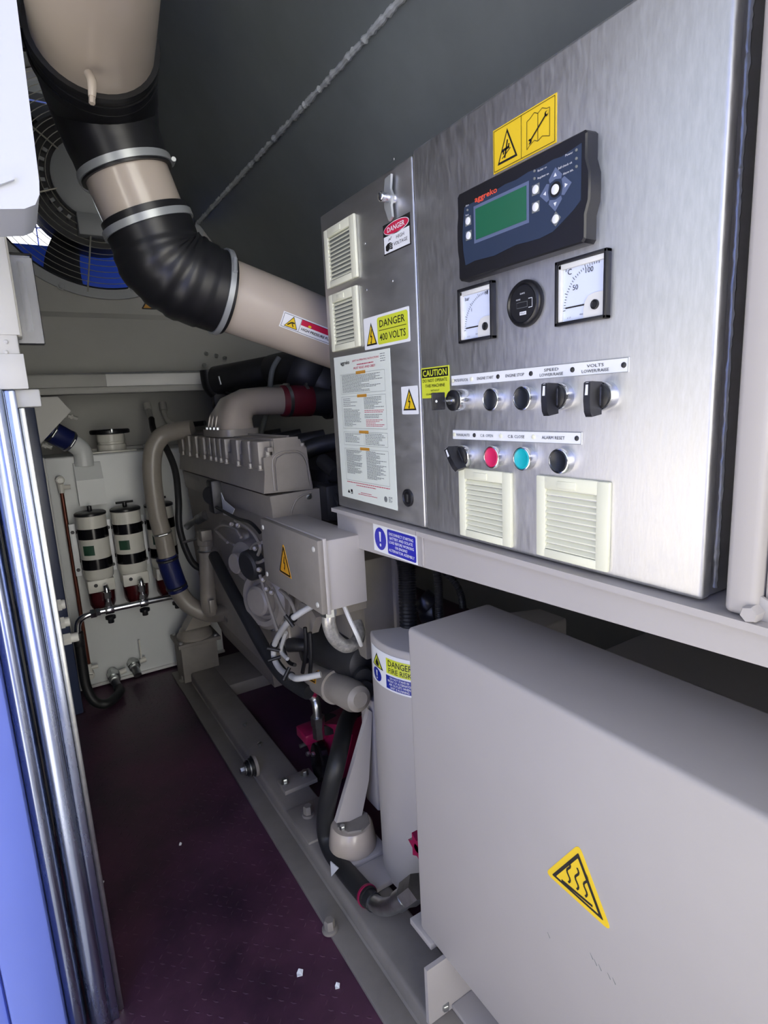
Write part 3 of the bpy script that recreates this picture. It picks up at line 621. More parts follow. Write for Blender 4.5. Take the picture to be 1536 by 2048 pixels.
# ---- push buttons, selectors, key switch
def button(Y, z, m, label):
    p = V((CX0, Y, z)); b = MB().lathe(p, (-1, 0, 0), [(0, .0158), (.0105, .0155), (.0118, .0150), (.0122, .0138), (.0108, .0130), (.0108, .0005)], 32).build('push_button', 'chrome', cab, label=label)
    MB().lathe(p + V((-.010, 0, 0)), (-1, 0, 0), [(0, .0129), (.0016, .0129), (.0024, .0118), (.0014, .0095), (.0012, .0005)], 32).build('button_cap', m, b)
def selector(Y, z, ang, label):
    p = V((CX0, Y, z)); b = MB().lathe(p, (-1, 0, 0), [(0, .0162), (.0115, .0158), (.0126, .0150), (.0126, .0005)], 32).build('selector_switch', 'chrome', cab, label=label)
    MB().lathe(p + V((-.0122, 0, 0)), (-1, 0, 0), [(0, .0142), (.003, .0136), (.004, .012), (.004, .0005)], 28).build('knob_base', 'black_plastic', b)
    Mx = Matrix.Translation(p) @ Matrix.Rotation(ang, 4, 'X')
    prof = [(-.014, .0155), (-.031, .0165), (-.034, .015), (-.0345, -.004), (-.033, -.016), (-.030, -.0215), (-.014, -.0195)]
    MB().prism([Mx @ V((x, -.0042, z_)) for x, z_ in prof], Mx.to_3x3() @ V((0, .0084, 0))).build('handle', 'black_plastic', b, sharp=25)
    MB().prism([Mx @ V(q) for q in ((-.0345, -.0016, .002), (-.0352, -.0016, .002), (-.0338, -.0016, .0155), (-.0331, -.0016, .0155))], Mx.to_3x3() @ V((0, .0032, 0))).build('pointer_line', 'ink_white', b)
    MB().prism([Mx @ V(q) for q in ((-.0164, -.0048, -.010), (-.0164, -.0048, .010), (-.0168, -.0048, .010), (-.0168, -.0048, -.010))], Mx.to_3x3() @ V((0, .0006, 0))).build('edge_line', 'chrome', b)
kz = .986
button(.5895, 1.1065, 'button_black', 'black engine start button'); button(.5315, 1.1065, 'button_black', 'black engine stop button')
selector(.4745, 1.1065, 0, 'black speed selector knob'); selector(.4145, 1.105, 0, 'black volts selector knob')
selector(.6530, 1.0265, math.radians(-32), 'black manual auto selector knob')
button(.5895, 1.0285, 'button_red', 'red breaker open button'); button(.5325, 1.0295, 'button_teal', 'teal breaker close button'); button(.4720, 1.0300, 'button_black', 'black alarm reset button')
p = V((CX0, .6485, 1.1080)); ks = MB().lathe(p, (-1, 0, 0), [(0, .0155), (.026, .0152), (.027, .0145), (.027, .0005)], 32).build('key_switch', 'chrome', cab, label='chrome key switch with black key')
MB().lathe(p + V((-.0268, 0, 0)), (-1, 0, 0), [(0, .0148), (.003, .0146), (.004, .013), (.004, .0005)], 28).build('lock_face', 'black_plastic', ks)
MB().lathe(p + V((-.0305, 0, 0)), (-1, 0, 0), [(0, .0065), (.004, .006), (.004, .0005)], 20).build('lock_barrel', 'chrome', ks)
MB().box(p.x - .044, p.x - .033, p.y - .004, p.y + .004, p.z - .0012, p.z + .0012).build('key_blade', 'chrome', ks)
MB().box(p.x - .066, p.x - .043, p.y - .0012, p.y + .0012, p.z - .012, p.z + .012, .001).build('key_head', 'black_plastic', ks)
MB().cyl((p.x - .059, p.y - .0016, p.z), (p.x - .059, p.y + .0016, p.z), .0018, 10).build('key_ring_hole', 'sticker_white', ks)

# ---- stickers on the cabinet
S = Sticker('warning_sticker', cab, faceX(CX0 - .001, .5885, 1.3865), .1015, .050, 'sticker_yellow', 'yellow sticker with hand injury triangle and open manual')
S.line('ink', [(.002, .002), (.0995, .002), (.0995, .048), (.002, .048), (.002, .002)], .0006); S.line('ink', [(.0485, .002), (.0485, .048)], .0006)
warn_tri(S, (.025, .044), (.008, .0075), (.042, .0075), k=.80)
S.line('ink', [(.026, .031), (.0235, .021), (.021, .012)], .0022, 3); S.line('ink', [(.016, .021), (.029, .022)], .0030, 3); S.line('ink', [(.0165, .0125), (.031, .0205)], .0012, 3); S.line('ink', [(.019, .0205), (.019, .0165)], .002, 3); S.line('ink', [(.0275, .0215), (.0285, .026)], .002, 3)
for sgn in (0, 1):
    S.line('ink', [(.0745, .040 if not sgn else .011), (.069, .043 - sgn * .029), (.062, .039 - sgn * .028), (.0575, .038 - sgn * .03)], .0006); S.line('ink', [(.0745, .040 if not sgn else .011), (.081, .043 - sgn * .029), (.088, .0395 - sgn * .028), (.092, .0395 - sgn * .0295)], .0006)
S.line('ink', [(.0575, .038), (.0575, .008)], .0006); S.line('ink', [(.092, .0395), (.092, .010)], .0006); S.line('ink', [(.0745, .040), (.0745, .011)], .0006)
S.line('ink', [(.063, .0155), (.087, .034)], .0018, 3); S.ell('ink', .0625, .015, .0028, .0028, 3, 12); S.ell('sticker_yellow', .061, .0145, .0016, .0016, 4, 10); S.ell('ink', .0875, .0345, .0028, .0028, 3, 12); S.ell('sticker_yellow', .089, .035, .0016, .0016, 4, 10); S.done()
S = Sticker('warning_sticker', cab, faceX(CX0, .853, 1.3495), .0778, .0465, 'ink', 'danger high voltage sticker with black, red and white panels')
S.rect('sticker_white', .002, .0018, .0758, .0275, 1); S.ell('ink_white', .0389, .0360, .0365, .0096, 1, 40); S.ell('sticker_red', .0389, .0360, .0352, .0085, 2, 40); S.text('ink_white', 'DANGER', .0389, .0322, .0075, .050, 3, bold=.015)
S.text('ink', 'HIGH', .050, .0175, .0052, .022); S.text('ink', 'VOLTAGE', .050, .0085, .0052, .039)
S.poly('ink', [(.007, .006), (.013, .004), (.018, .0065), (.027, .005), (.0275, .014), (.020, .0165), (.013, .016), (.007, .013)], 2); S.line('ink', [(.016, .019), (.0185, .0225), (.0215, .0205), (.025, .0245)], .0011, 2)
for q in range(3): S.line('sticker_white', [(.019, .008 + .0027 * q), (.0275, .0085 + .0027 * q)], .0006, 3)
S.done()
S = Sticker('warning_sticker', cab, faceX(CX0, .932, 1.2055), .144, .0545, 'sticker_white', 'yellow and white danger 400 volts sticker', rnd=.002)
warn_tri(S, (.0255, .045), (.0075, .006), (.0435, .006)); bolt_icon(S, .0255, .020, .026)
S.rect('sticker_lime', .0465, .0045, .1405, .050, 1, rnd=.005); S.text('ink', 'DANGER', .0935, .0330, .0115, .078, bold=.008); S.rect('ink', .0515, .0272, .1360, .0282, 2); S.text('ink', '400 VOLTS', .0935, .0105, .0115, .080, bold=.008); S.done()
S = Sticker('warning_sticker', cab, faceX(CX0, .8195, 1.0885), .047, .046, 'sticker_white', 'white sticker with yellow lightning triangle', rnd=.0015)
warn_tri(S, (.0235, .0425), (.0045, .0065), (.0425, .0065)); bolt_icon(S, .0235, .020, .024); S.done()
S = Sticker('warning_sticker', cab, faceX(CX0 - .001, .7590, 1.1132), .070, .0468, 'sticker_lime', 'lime green caution do not operate sticker')
S.rect('ink', .002, .0315, .068, .0450, 1); S.text('sticker_lime', 'CAUTION', .035, .0338, .0090, .060, bold=.02); S.text('ink', 'DO NOT OPERATE', .035, .0245, .0047, .062); S.text('ink', 'THIS MACHINE', .035, .0165, .0047, .050); S.text('ink', 'WITHOUT', .035, .0098, .0028, .022); S.text('ink', 'GUARDS IN PLACE', .035, .0045, .0028, .046); S.done()
# instruction poster
w, h = .2085, .2855
S = Sticker('instruction_poster', cab, faceX(CX0, 1.0565, .9175), w, h, 'sticker_paper', 'tall white instruction poster in fine print with orange headings', poly=[(.0, .004), (w, 0), (w - .002, h - .002), (0, h)])
S.text('ink', 'aggreko', w * .22, h * .942, .0068, .036, bold=.015)
random.seed(3)
def dashes(m, u0, u1, v, hgt=.0011, fill=.9):
    x = u0; e = u0 + (u1 - u0) * fill
    while x < e:
        l = random.uniform(.003, .009); S.rect(m, x, v, min(x + l, e), v + hgt, 1); x += l + .0011
def para(m, u0, u1, v0, v1, rows):
    for i in range(rows): dashes(m, u0, u1, v1 - (v1 - v0) * (i + .5) / rows, .0011, random.choice((.5, .7, .85, .95, 1)))
S.text('sticker_red', 'SAFETY & OPERATING INSTRUCTIONS', w * .59, h * .950, .0032, w * .46); dashes('ink_red', w * .44, w * .76, h * .925, .0020); S.text('sticker_red', 'MUST READ AND OBEY', w * .57, h * .900, .0042, w * .38)
for q in range(4): dashes('ink_grey', w * .84, w * .93, h * (.968 - q * .014), .0011)
def frame(v0, v1, u0=.115, u1=.90): S.line('ink_grey', [(w * u0, h * v0), (w * u1, h * v0), (w * u1, h * v1), (w * u0, h * v1), (w * u0, h * v0)], .0004)
def head(v, u=.5):
    S.rect('sticker_gold', w * (u - .085), h * (v - .0095), w * (u + .085), h * (v + .0095), 2); S.groups.pop(('sticker_gold', 2)).build('heading_block', 'sticker_gold', S.obj, smooth=False)
frame(.745, .875); para('ink_grey', w * .14, w * .86, h * .75, h * .87, 14); head(.877)
frame(.510, .725); head(.726); para('ink_grey', w * .14, w * .42, h * .655, h * .715, 5); para('ink_grey', w * .14, w * .46, h * .52, h * .645, 13); para('ink_grey', w * .53, w * .88, h * .635, h * .715, 9); para('ink_red', w * .53, w * .86, h * .61, h * .632, 2); para('ink_grey', w * .53, w * .88, h * .575, h * .605, 3); para('ink_red', w * .55, w * .88, h * .52, h * .57, 5)
frame(.395, .485); head(.487); para('ink_grey', w * .14, w * .46, h * .41, h * .475, 7); para('ink_grey', w * .52, w * .86, h * .40, h * .478, 8); S.line('ink_grey', [(w * .5, h * .40), (w * .5, h * .48)], .0004)
frame(.145, .37); head(.373); para('ink_grey', w * .14, w * .44, h * .19, h * .36, 22); para('ink_grey', w * .52, w * .86, h * .17, h * .36, 24); dashes('ink_red', w * .12, w * .9, h * .128, .0016, 1); dashes('ink_red', w * .3, w * .66, h * .112, .0016, 1)
S.poly('ink', [(w * .12, h * .05), (w * .17, h * .05), (w * .145, h * .075)], 1); S.rect('ink', w * .185, h * .047, w * .22, h * .078, 1); S.rect('sticker_paper', w * .195, h * .052, w * .21, h * .06, 2)
dashes('ink_red', w * .38, w * .6, h * .065, .0013); dashes('ink_red', w * .33, w * .68, h * .053, .0013, 1); S.ell('ink_grey', w * .82, h * .058, .0055, .0055, 1, 20); para('ink_grey', w * .87, w * .93, h * .04, h * .078, 5); S.done()

# ================================================================== beam under the cabinet, post beside it
bm = thing('support_beam', 'long beige steel beam under the control cabinet', 'beam', (.62, .3, .81))
b = MB(); yA, yB = 1.085, -.7
def prof(y): zb = .815 + (yA - y) * .043; return [V((.553, y, zb)), (V((.553, y, .884))), V((.540, y, .8865)), V((.540, y, .8945)), V((.75, y, .8945)), V((.75, y, .884)), V((.558, y, .884)), V((.558, y, zb + .004)), V((.62, y, zb + .004)), V((.62, y, zb))]
b.rings([prof(yA), prof(.775)]); b.build('beam_section', 'beige', bm, sharp=20)
b = MB().rings([prof(.773), prof(yB)]); b.build('beam_section', 'beige', bm, sharp=20)
MB().box(.5505, .553, .768, .774, .831, .884, .001).build('weld_seam', 'beige', bm)
S = Sticker('warning_sticker', bm, faceX(.553, .934, .8285), .145, .053, 'sticker_white', 'blue mandatory sticker about disconnecting the starting battery')
excl(S, .025, .0265, .0205, .022); S.rect('sticker_blue', .0505, .003, .142, .050, 1, rnd=.004)
for i, t in enumerate(('DISCONNECT STARTING', 'BATTERY AND ISOLATE', 'LOAD BEFORE WORKING', 'ON ENGINE/', 'ALTERNATOR ASSEMBLY')): S.text('ink_white', t, .096, .0395 - i * .0078, .0050, (.078, .074, .080, .040, .083)[i], bold=.01)
S.done()
ps = thing('corner_post', 'beige steel post beside the control cabinet', 'post', (.6, .26, .893))
MB().box(.548, .66, .245, .2735, .896, 2.0, .006, 3).build('post_body', 'beige', ps)
sp = thing('side_panel', 'beige side panel with a large washered bolt at the right edge', 'panel', (.6, 0, .893))
MB().box(.560, .60, -.6, .244, .9, 2.0, .004).build('panel_sheet', 'beige', sp)
MB().hexbolt(pX(1516, 1221, .559), (-1, 0, 0), .0085, .014, washer=.0155).build('bolt', 'beige', sp)
# ================================================================== large beige box in front
BXX = .49
bb = thing('steel_enclosure', 'large beige steel box with yellow hot surface triangle', 'enclosure', (.58, .1, .162))
MB().box(BXX, .668, -.75, .738, .164, .747, .007, 3).build('box_body', 'beige', bb)
MB().box(BXX - .004, .67, .70, .766, .150, .163, .002).build('base_plate', 'beige', bb)
lp = [pY(846, 1885, .672), pY(856, 2075, .672), pY(936, 2010, .672), pY(960, 1900, .672)]
MB().prism([V((lp[0].x, .672, .165)), V((lp[0].x, .672, .052)), V((.60, .672, .052)), V((.60, .672, .165))], (0, -.008, 0)).build('support_plate', 'beige', bb)
MB().box(.50, .66, -.5, .664, .052, .062, .002).build('foot_plate', 'beige', bb)
MB().hexbolt(pZ(890, 2016, .062), (0, 0, 1), .008, .01).build('bolt', 'zinc', bb)
A, B_, C_ = [(p.y, p.z) for p in (pX(1158, 1690, BXX), pX(1093, 1745, BXX), pX(1222, 1862, BXX))]
oy, oz = B_[0] + .002, min(B_[1], C_[1]) - .002
T = [(oy - q[0], q[1] - oz) for q in (A, B_, C_)]
def rtri(T, k, r=.16):
    I = inset_tri(*T, k); out = []
    for i in range(3):
        p = V((*I[i], 0)); a = V((*I[i - 1], 0)); b = V((*I[(i + 1) % 3], 0))
        for t in range(6):
            s_ = t / 5; q0 = p.lerp(a, r * .5); q1 = p.lerp(b, r * .5); q = (1 - s_) ** 2 * q0 + 2 * s_ * (1 - s_) * p + s_ ** 2 * q1; out.append((q.x, q.y))
    return out
S = Sticker('warning_sticker', bb, faceX(BXX, oy, oz), .1, .1, 'sticker_yellow', 'yellow hot surface warning triangle', poly=rtri(T, 1.03, .22))
S.poly('ink', rtri(T, .80, .06), 1); S.poly('sticker_yellow', rtri(T, .655, .04), 2)
cu = (T[0][0] + T[1][0] + T[2][0]) / 3; cv = (T[0][1] + T[1][1] + T[2][1]) / 3; sc = (T[2][0] - T[1][0])
S.rect('ink', cu - .24 * sc, cv - .17 * sc, cu + .24 * sc, cv - .135 * sc, 3)
for k in (-1, 0, 1): S.line('ink', [(cu + k * .13 * sc + .028 * sc * math.sin(t * 1.05), cv - .10 * sc + t * .035 * sc) for t in range(0, 10)], .028 * sc, 3)
S.done()
sk = MB()
for uv in ((1095, 1864), (1188, 1918), (1197, 1928), (1215, 1945), (1225, 1955), (1180, 1905)):
    p = pX(*uv, BXX); sk.prism([p, p + V((0, -.004, -.006)), p + V((0, -.0046, -.0055))], (-.0004, 0, 0))
sk.build('scuff_marks', 'ink_grey', bb, smooth=False)

# ================================================================== alternator guard with curved front, casing behind
ag = thing('alternator_guard', 'tall grey curved alternator guard with danger fire risk sticker', 'guard', (.7, .9, .05))
def gcurve(t):  # t from 0 (far left edge) to 1 (near end), plan curve of the drum
    a = math.radians(152.6 + 112 * t); return V((.708 + .15 * math.cos(a), .94 + .15 * math.sin(a), 0))
cv_ = [gcurve(i / 20) for i in range(21)]
b = MB(); ringp = cv_ + [V((.95, .80, 0)), V((.95, .87, 0))]
cen = V((.72, .92, 0))
def shr(p, k): return cen + (p - cen) * k
b.rings([[shr(p, 1) + V((0, 0, .06)) for p in ringp], [shr(p, 1) + V((0, 0, .622)) for p in ringp], [shr(p, .992) + V((0, 0, .628)) for p in ringp], [shr(p, .975) + V((0, 0, .630)) for p in ringp]])
b.build('guard_shell', 'beige', ag, sharp=50)
cl_ = [0]
for a, c in zip(cv_[:-1], cv_[1:]): cl_.append(cl_[-1] + (c - a).length)
def gfn(u, v, h):
    u = u + .022
    for i in range(20):
        if u <= cl_[i + 1] or i == 19:
            t = (u - cl_[i]) / (cl_[i + 1] - cl_[i]); p = cv_[i].lerp(cv_[i + 1], t); d = (cv_[i + 1] - cv_[i]).normalized(); n_ = V((d.y, -d.x, 0)); return p + n_ * (h + .0006) + V((0, 0, .536 + v))
S = Sticker('warning_sticker', ag, gfn, .147, .078, 'sticker_white', 'white and yellow danger fire risk sticker', nx=24)
warn_tri(S, (.033, .068), (.010, .036), (.057, .036), 'sticker_lime'); S.poly('ink', [(.027, .040), (.040, .040), (.042, .047), (.0375, .052), (.036, .058), (.031, .052), (.0265, .046)], 3)
excl(S, .030, .019, .0190, .0145, 'sticker_navy'); S.rect('sticker_lime', .068, .037, .140, .070, 1); S.rect('sticker_navy', .066, .004, .140, .033, 1)
S.text('ink', 'DANGER', .1035, .0540, .0125, .059, bold=.01); S.text('ink', 'FIRE RISK', .1035, .0400, .0105, .057, bold=.005)
for i, t in enumerate(('DO NOT STAND IN', 'FRONT OF ALTERNATOR', 'AIR OUTLETS WHEN', 'UNIT IS RUNNING')): S.text('ink_white', t, .1015, .0262 - i * .0068, .0048, (.047, .060, .053, .047)[i], bold=.01)
S.done()
ac = thing('alternator_casing', 'beige alternator casing below the cabinet beam', 'alternator', (.9, .5, .05))
MB().box(.80, 1.35, -.35, .72, .05, .58, .01).build('casing', 'beige', ac)
gp = thing('terminal_panel', 'grey steel terminal panel behind the junction box', 'panel', (.68, 1.2, .5))
q = [pY(722, 1128, 1.10), pY(786, 1109, 1.10), pY(795, 1262, 1.10), pY(726, 1275, 1.10)]
MB().box(q[0].x, q[1].x, 1.10, 1.40, q[2].z - .05, q[1].z, .004).build('panel_box', 'beige_shaded', gp)
MB().box(q[1].x - .006, q[1].x + .008, 1.09, 1.41, q[2].z - .05, q[1].z - .006, .003).build('edge_flange', 'beige_shaded', gp)

# ================================================================== skid rail
rl = thing('skid_rail', 'long grey beige steel skid rail along the floor', 'rail', (.48, .9, 0))
MB().box(.405, .458, -.8, 2.46, 0, .012, .002).build('bottom_flange', 'beige_shaded', rl)
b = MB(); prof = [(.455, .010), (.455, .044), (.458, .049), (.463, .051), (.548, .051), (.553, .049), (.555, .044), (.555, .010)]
b.rings([[V((x, -.8, z)) for x, z in prof], [V((x, 2.312, z)) for x, z in prof]]); b.build('rail_tube', 'beige_shaded', rl, sharp=60)
MB().tube([V((.456, -.8 + .05 * i, .0125)) for i in range(63)], .005, 6, sub=1).build('weld_bead', 'beige_shaded', rl)
for uv in ((490, 1452), (520, 1492)): p = pZ(uv[0], uv[1], .051); MB().cyl(p, p + V((0, 0, .012)), .0035, 8).lathe(p + V((0, 0, .008)), (0, 0, 1), [(0, .0075), (.003, .0075), (.006, .003)], 10).build('stud', 'zinc', rl)
p = pX(512, 1530, .455); bs = MB().lathe(p, (-1, 0, 0), [(0, .030), (.010, .030), (.010, .026), (.018, .026), (.018, .023), (.028, .023), (.028, .019), (.033, .019)], 28).build('rubber_buffer', 'rubber', rl)
MB().lathe(p + V((0, 0, 0)), (-1, 0, 0), [(0, .031), (.009, .031), (.009, .02)], 28, cap=False).build('washer', 'beige_shaded', bs); MB().lathe(p + V((-.020, 0, 0)), (-1, 0, 0), [(0, .0245), (.003, .0245), (.003, .01)], 28, cap=False).build('washer', 'zinc', bs)
MB().hexbolt(p + V((-.033, 0, 0)), (-1, 0, 0), .010, .012, washer=.016).build('bolt', 'zinc', bs)
MB().hexbolt(pZ(660, 1860, .012), (0, 0, 1), .0115, .02, washer=.017).build('bolt', 'beige_shaded', rl)
MB().hexbolt(pZ(368, 1360, .012), (0, 0, 1), .012, .016, washer=.02).build('bolt', 'beige_shaded', rl)
ya, yb = pZ(482, 1364, .05).y, pZ(446, 1312, .05).y; MB().box(.55, 1.05, min(ya, yb), max(ya, yb), .0, .05, .003).build('cross_member', 'beige_shaded', rl)
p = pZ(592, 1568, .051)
fp_ = MB().box(p.x - .045, p.x + .055, p.y - .03, p.y + .03, .051, .064, .002).build('foot_plate', 'beige_shaded', rl)
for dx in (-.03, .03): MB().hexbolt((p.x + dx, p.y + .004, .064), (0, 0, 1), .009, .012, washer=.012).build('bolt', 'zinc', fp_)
p = pZ(617, 1635, .051); MB().box(.455, .552, p.y - .09, p.y + .05, .0505, .058, .002).build('wear_plate', 'beige_shaded', rl)
MB().hexbolt((p.x, p.y, .058), (0, 0, 1), .012, .022, washer=.016).build('bolt', 'beige_shaded', rl)

# alternator foot with gusset
af = thing('alternator_mounting', 'beige alternator foot with triangular gusset and round rubber mount', 'mount', (.55, 1.02, .051))
c0 = pZ(706, 1690, .07)
MB().lathe((c0.x, c0.y, .075), (0, 0, 1), [(0, .056), (.006, .058), (.052, .050), (.057, .046), (.057, .01)], 40).build('mount_dome', 'pipe_beige', af)
MB().lathe((c0.x + .004, c0.y, .131), (0, 0, 1), [(0, .042), (.006, .040), (.006, .001)], 8).build('top_disc', 'beige_shaded', af)
MB().box(c0.x - .062, c0.x + .062, c0.y - .06, c0.y + .06, .058, .075, .003).build('mount_plate', 'beige', af)
MB().box(c0.x - .055, c0.x + .06, c0.y - .135, c0.y - .06, .0515, .066, .003).build('front_step', 'beige', af)
MB().prism([pY(673, 1646, c0.y), pY(722, 1640, c0.y), pY(738, 1560, c0.y), pY(745, 1425, c0.y), pY(738, 1420, c0.y)], (0, .012, 0)).build('gusset', 'beige', af)
MB().box(c0.x + .075, c0.x + .14, c0.y + .0, c0.y + .06, .124, .42, .006).build('upright', 'beige', af)
MB().hexbolt((c0.x - .030, c0.y - .012, .136), (0, 0, 1), .007, .01).build('bolt', 'zinc', af)
p = pX(666, 1745, .455); MB().prism([pX(662, 1722, .452), pX(678, 1736, .452), pX(664, 1752, .452)], (-.002, 0, 0)).build('paper_tag', 'sticker_white', rl, smooth=False)

# far engine mount on a block
em = thing('engine_mount', 'round rubber engine mount on a steel block at the far end of the rail', 'mount', (.5, 2.37, 0))
MB().box(.428, .575, 2.315, 2.44, .012, .168, .003).build('mount_block', 'beige_shaded', em)
MB().box(.418, .590, 2.30, 2.455, .168, .184, .002).build('mount_plate', 'beige_shaded', em)
MB().lathe((.502, 2.375, .184), (0, 0, 1), [(0, .072), (.012, .072), (.016, .068), (.036, .058), (.042, .050), (.042, .01)], 40).build('mount_dome', 'beige_engine', em)
MB().prism([V((.46, 2.34, .226)), V((.56, 2.34, .226)), V((.60, 2.34, .31)), V((.52, 2.34, .315))], (0, .07, 0)).build('engine_bracket', 'beige_engine', em)
for dx, dy in ((-.07, -.06), (.07, -.06), (-.07, .06)): MB().hexbolt((.502 + dx, 2.377 + dy, .184), (0, 0, 1), .008, .008).build('bolt', 'zinc', em)

# ================================================================== junction box on its bracket
jb = thing('junction_box', 'beige electrical junction box with orange lightning triangle', 'junction box', (.51, 1.15, .70))
MB().box(.472, .566, .996, 1.303, .702, .848, .003).build('box_body', 'beige', jb)
MB().box(.458, .474, .992, 1.307, .698, .852, .004).build('lid', 'beige_shaded', jb)
MB().box(.470, .478, .990, 1.309, .696, .854, .002).build('lid_rim', 'beige', jb)
for y, z in ((1.01, .832), (1.01, .716), (1.29, .832), (1.29, .716)): MB().lathe((.458, y, z), (-1, 0, 0), [(0, .006), (.002, .0055), (.003, .003)], 12).build('lid_screw', 'cream_white', jb)
S = Sticker('warning_sticker', jb, faceX(.458, 1.205, .742), .07, .07, 'sticker_orange', 'orange lightning warning triangle', poly=[(0, 0), (.068, -.002), (.038, .069), (.032, .069)])
S.line('ink', [(.004, .003), (.063, .002), (.035, .064), (.004, .003)], .0038); bolt_icon(S, .035, .026, .034); S.done()
MB().box(.52, .60, 1.06, 1.26, .66, .704, .003).box(.56, .62, 1.1, 1.2, .72, .80, .003).build('bracket', 'beige_engine', jb)
gl = pY(657, 1221, 1.02)
MB().cyl((gl.x, gl.y, .704), (gl.x, gl.y, .684), .017, 6).cyl((gl.x, gl.y, .688), (gl.x, gl.y, .678), .0135, 16).build('cable_gland', 'zinc', jb)
cdn = thing('braided_conduit', 'silver braided conduit looping down from the junction box', 'conduit', (gl.x, gl.y, .6))
path = [V((gl.x, gl.y, .684)), pY(658, 1248, 1.02), pY(668, 1275, 1.025), pY(690, 1292, 1.03), pY(710, 1286, 1.045), pY(718, 1268, 1.06), pY(712, 1245, 1.08)]
MB().tube(path, .0145, 16, sub=8).build('braid_sleeve', 'braid', cdn)
wc = MB().tube([pY(688, 1212, 1.03), pY(700, 1240, 1.015), pY(715, 1272, 1.0), pY(722, 1290, 1.02)], .0048, 8).build('white_cable', 'white_paint'); tag(wc, 'short white cable below the junction box', 'cable')
# ================================================================== diesel engine
en = thing('diesel_engine', 'large beige diesel engine with ribbed rocker cover', 'engine', (.72, 1.9, .05))
def yprism(prof, y0, y1, name, m, sharp=30, par=None):
    return MB().rings([[V((x, y0, z)) for x, z in prof], [V((x, y1, z)) for x, z in prof]]).build(name, m, par or en, sharp=sharp)
Y0, Y1 = 1.41, 2.34
yprism([(.512, .893), (.520, .950), (.520, .985), (.545, .990), (.545, 1.026), (.625, 1.026), (.64, .985), (.646, .893)], Y0 + .004, Y1, 'rocker_cover', 'beige_engine')
yprism([(.528, .820), (.522, .885), (.660, .885), (.655, .815)], Y0 - .01, Y1, 'cylinder_head', 'beige_engine')
yprism([(.54, .45), (.532, .60), (.545, .62), (.535, .80), (.535, .825), (.90, .825), (.95, .60), (.95, .45)], Y0 + .03, Y1, 'engine_block', 'beige_engine')
yprism([(.56, .30), (.545, .45), (.93, .45), (.90, .30)], Y0 + .1, Y1, 'crankcase_skirt', 'beige_engine')
MB().rings([[V(p) for p in ((.56, 1.62, .31), (.56, 2.32, .31), (.88, 2.32, .31), (.88, 1.62, .31))], [V(p) for p in ((.60, 1.72, .19), (.60, 2.28, .19), (.84, 2.28, .19), (.84, 1.72, .19))]]).build('oil_pan', 'beige_engine', en)
# end plate of the rocker cover
ep = MB().prism([V(p) for p in ((.511, Y0, .893), (.518, Y0, .945), (.518, Y0, .985), (.548, Y0, .993), (.549, Y0, 1.033), (.618, Y0, 1.033), (.618, Y0, 1.008), (.640, Y0, 1.003), (.644, Y0, .95), (.650, Y0, .90), (.650, Y0, .889))], (0, .012, 0)).build('end_plate', 'beige_engine', en, sharp=20)
rp = [(.548 + (.085) * t, 0) for t in (0, 1)]
pan = [(.546, .897), (.546, .965), (.553, .983), (.572, .991), (.602, .991), (.622, .983), (.634, .955), (.638, .897)]
MB().prism([V((x, Y0 + .002, z)) for x, z in pan], (0, -.010, 0)).build('raised_panel', 'beige_engine', ep, sharp=20)
MB().tube([V((x, Y0 - .001, z)) for x, z in [(.541, .897), (.541, .967), (.549, .987), (.571, .996), (.603, .996), (.625, .987), (.639, .957), (.643, .897)]], .0028, 8, sub=3).build('panel_rim', 'beige_engine', ep)
MB().box(.527, .543, Y0 - .012, Y0 + .01, 1.0, 1.012, .002).hexbolt((.532, Y0 + .004, .988), (0, 0, 1), .008, .012, washer=.01).hexbolt((.631, Y0 + .008, 1.005), (0, 0, 1), .008, .008, washer=.01).build('end_bolts', 'beige_engine', ep)
le = MB().prism([V(p) for p in ((.526, Y0 - .012, .80), (.524, Y0 - .012, .886), (.664, Y0 - .012, .89), (.664, Y0 - .012, .80))], (0, .02, 0)).build('head_end', 'beige_engine', en)
b = MB().tube([V((.575, Y0 - .013, .80)), V((.578, Y0 - .013, .84)), V((.60, Y0 - .013, .872)), V((.64, Y0 - .013, .882))], .0025, 6); b.build('casting_line', 'beige_engine', le)
MB().hexbolt((.632, Y0 - .012, .872), (0, -1, 0), .006, .005, washer=.008).build('bolt', 'zinc', le)
# ribs along the cover
ribs = [1.425, 1.50, 1.60, 1.71, 1.765, 1.82, 1.875, 1.95, 2.05, 2.15, 2.25]
for i, y in enumerate(ribs):
    wd = .062 if y < 1.66 else (.044 if y < 1.9 else .07)
    b = MB().box(.512, .56, y + .004, y + wd, .955, 1.027, .004); 
    for k in range(0): pass
    b.build('cover_rib', 'beige_engine', en)
    MB().hexbolt((.512, y - .003, .953), (0, 0, 1), .0055, .011, washer=.0075).build('cover_bolt', 'beige_engine', en)
MB().box(.55, .628, Y0 + .02, Y1, 1.024, 1.032, .002).box(.595, .602, Y0 + .02, Y1 - .5, 1.03, 1.037, .001).build('cover_top', 'beige_engine', en)
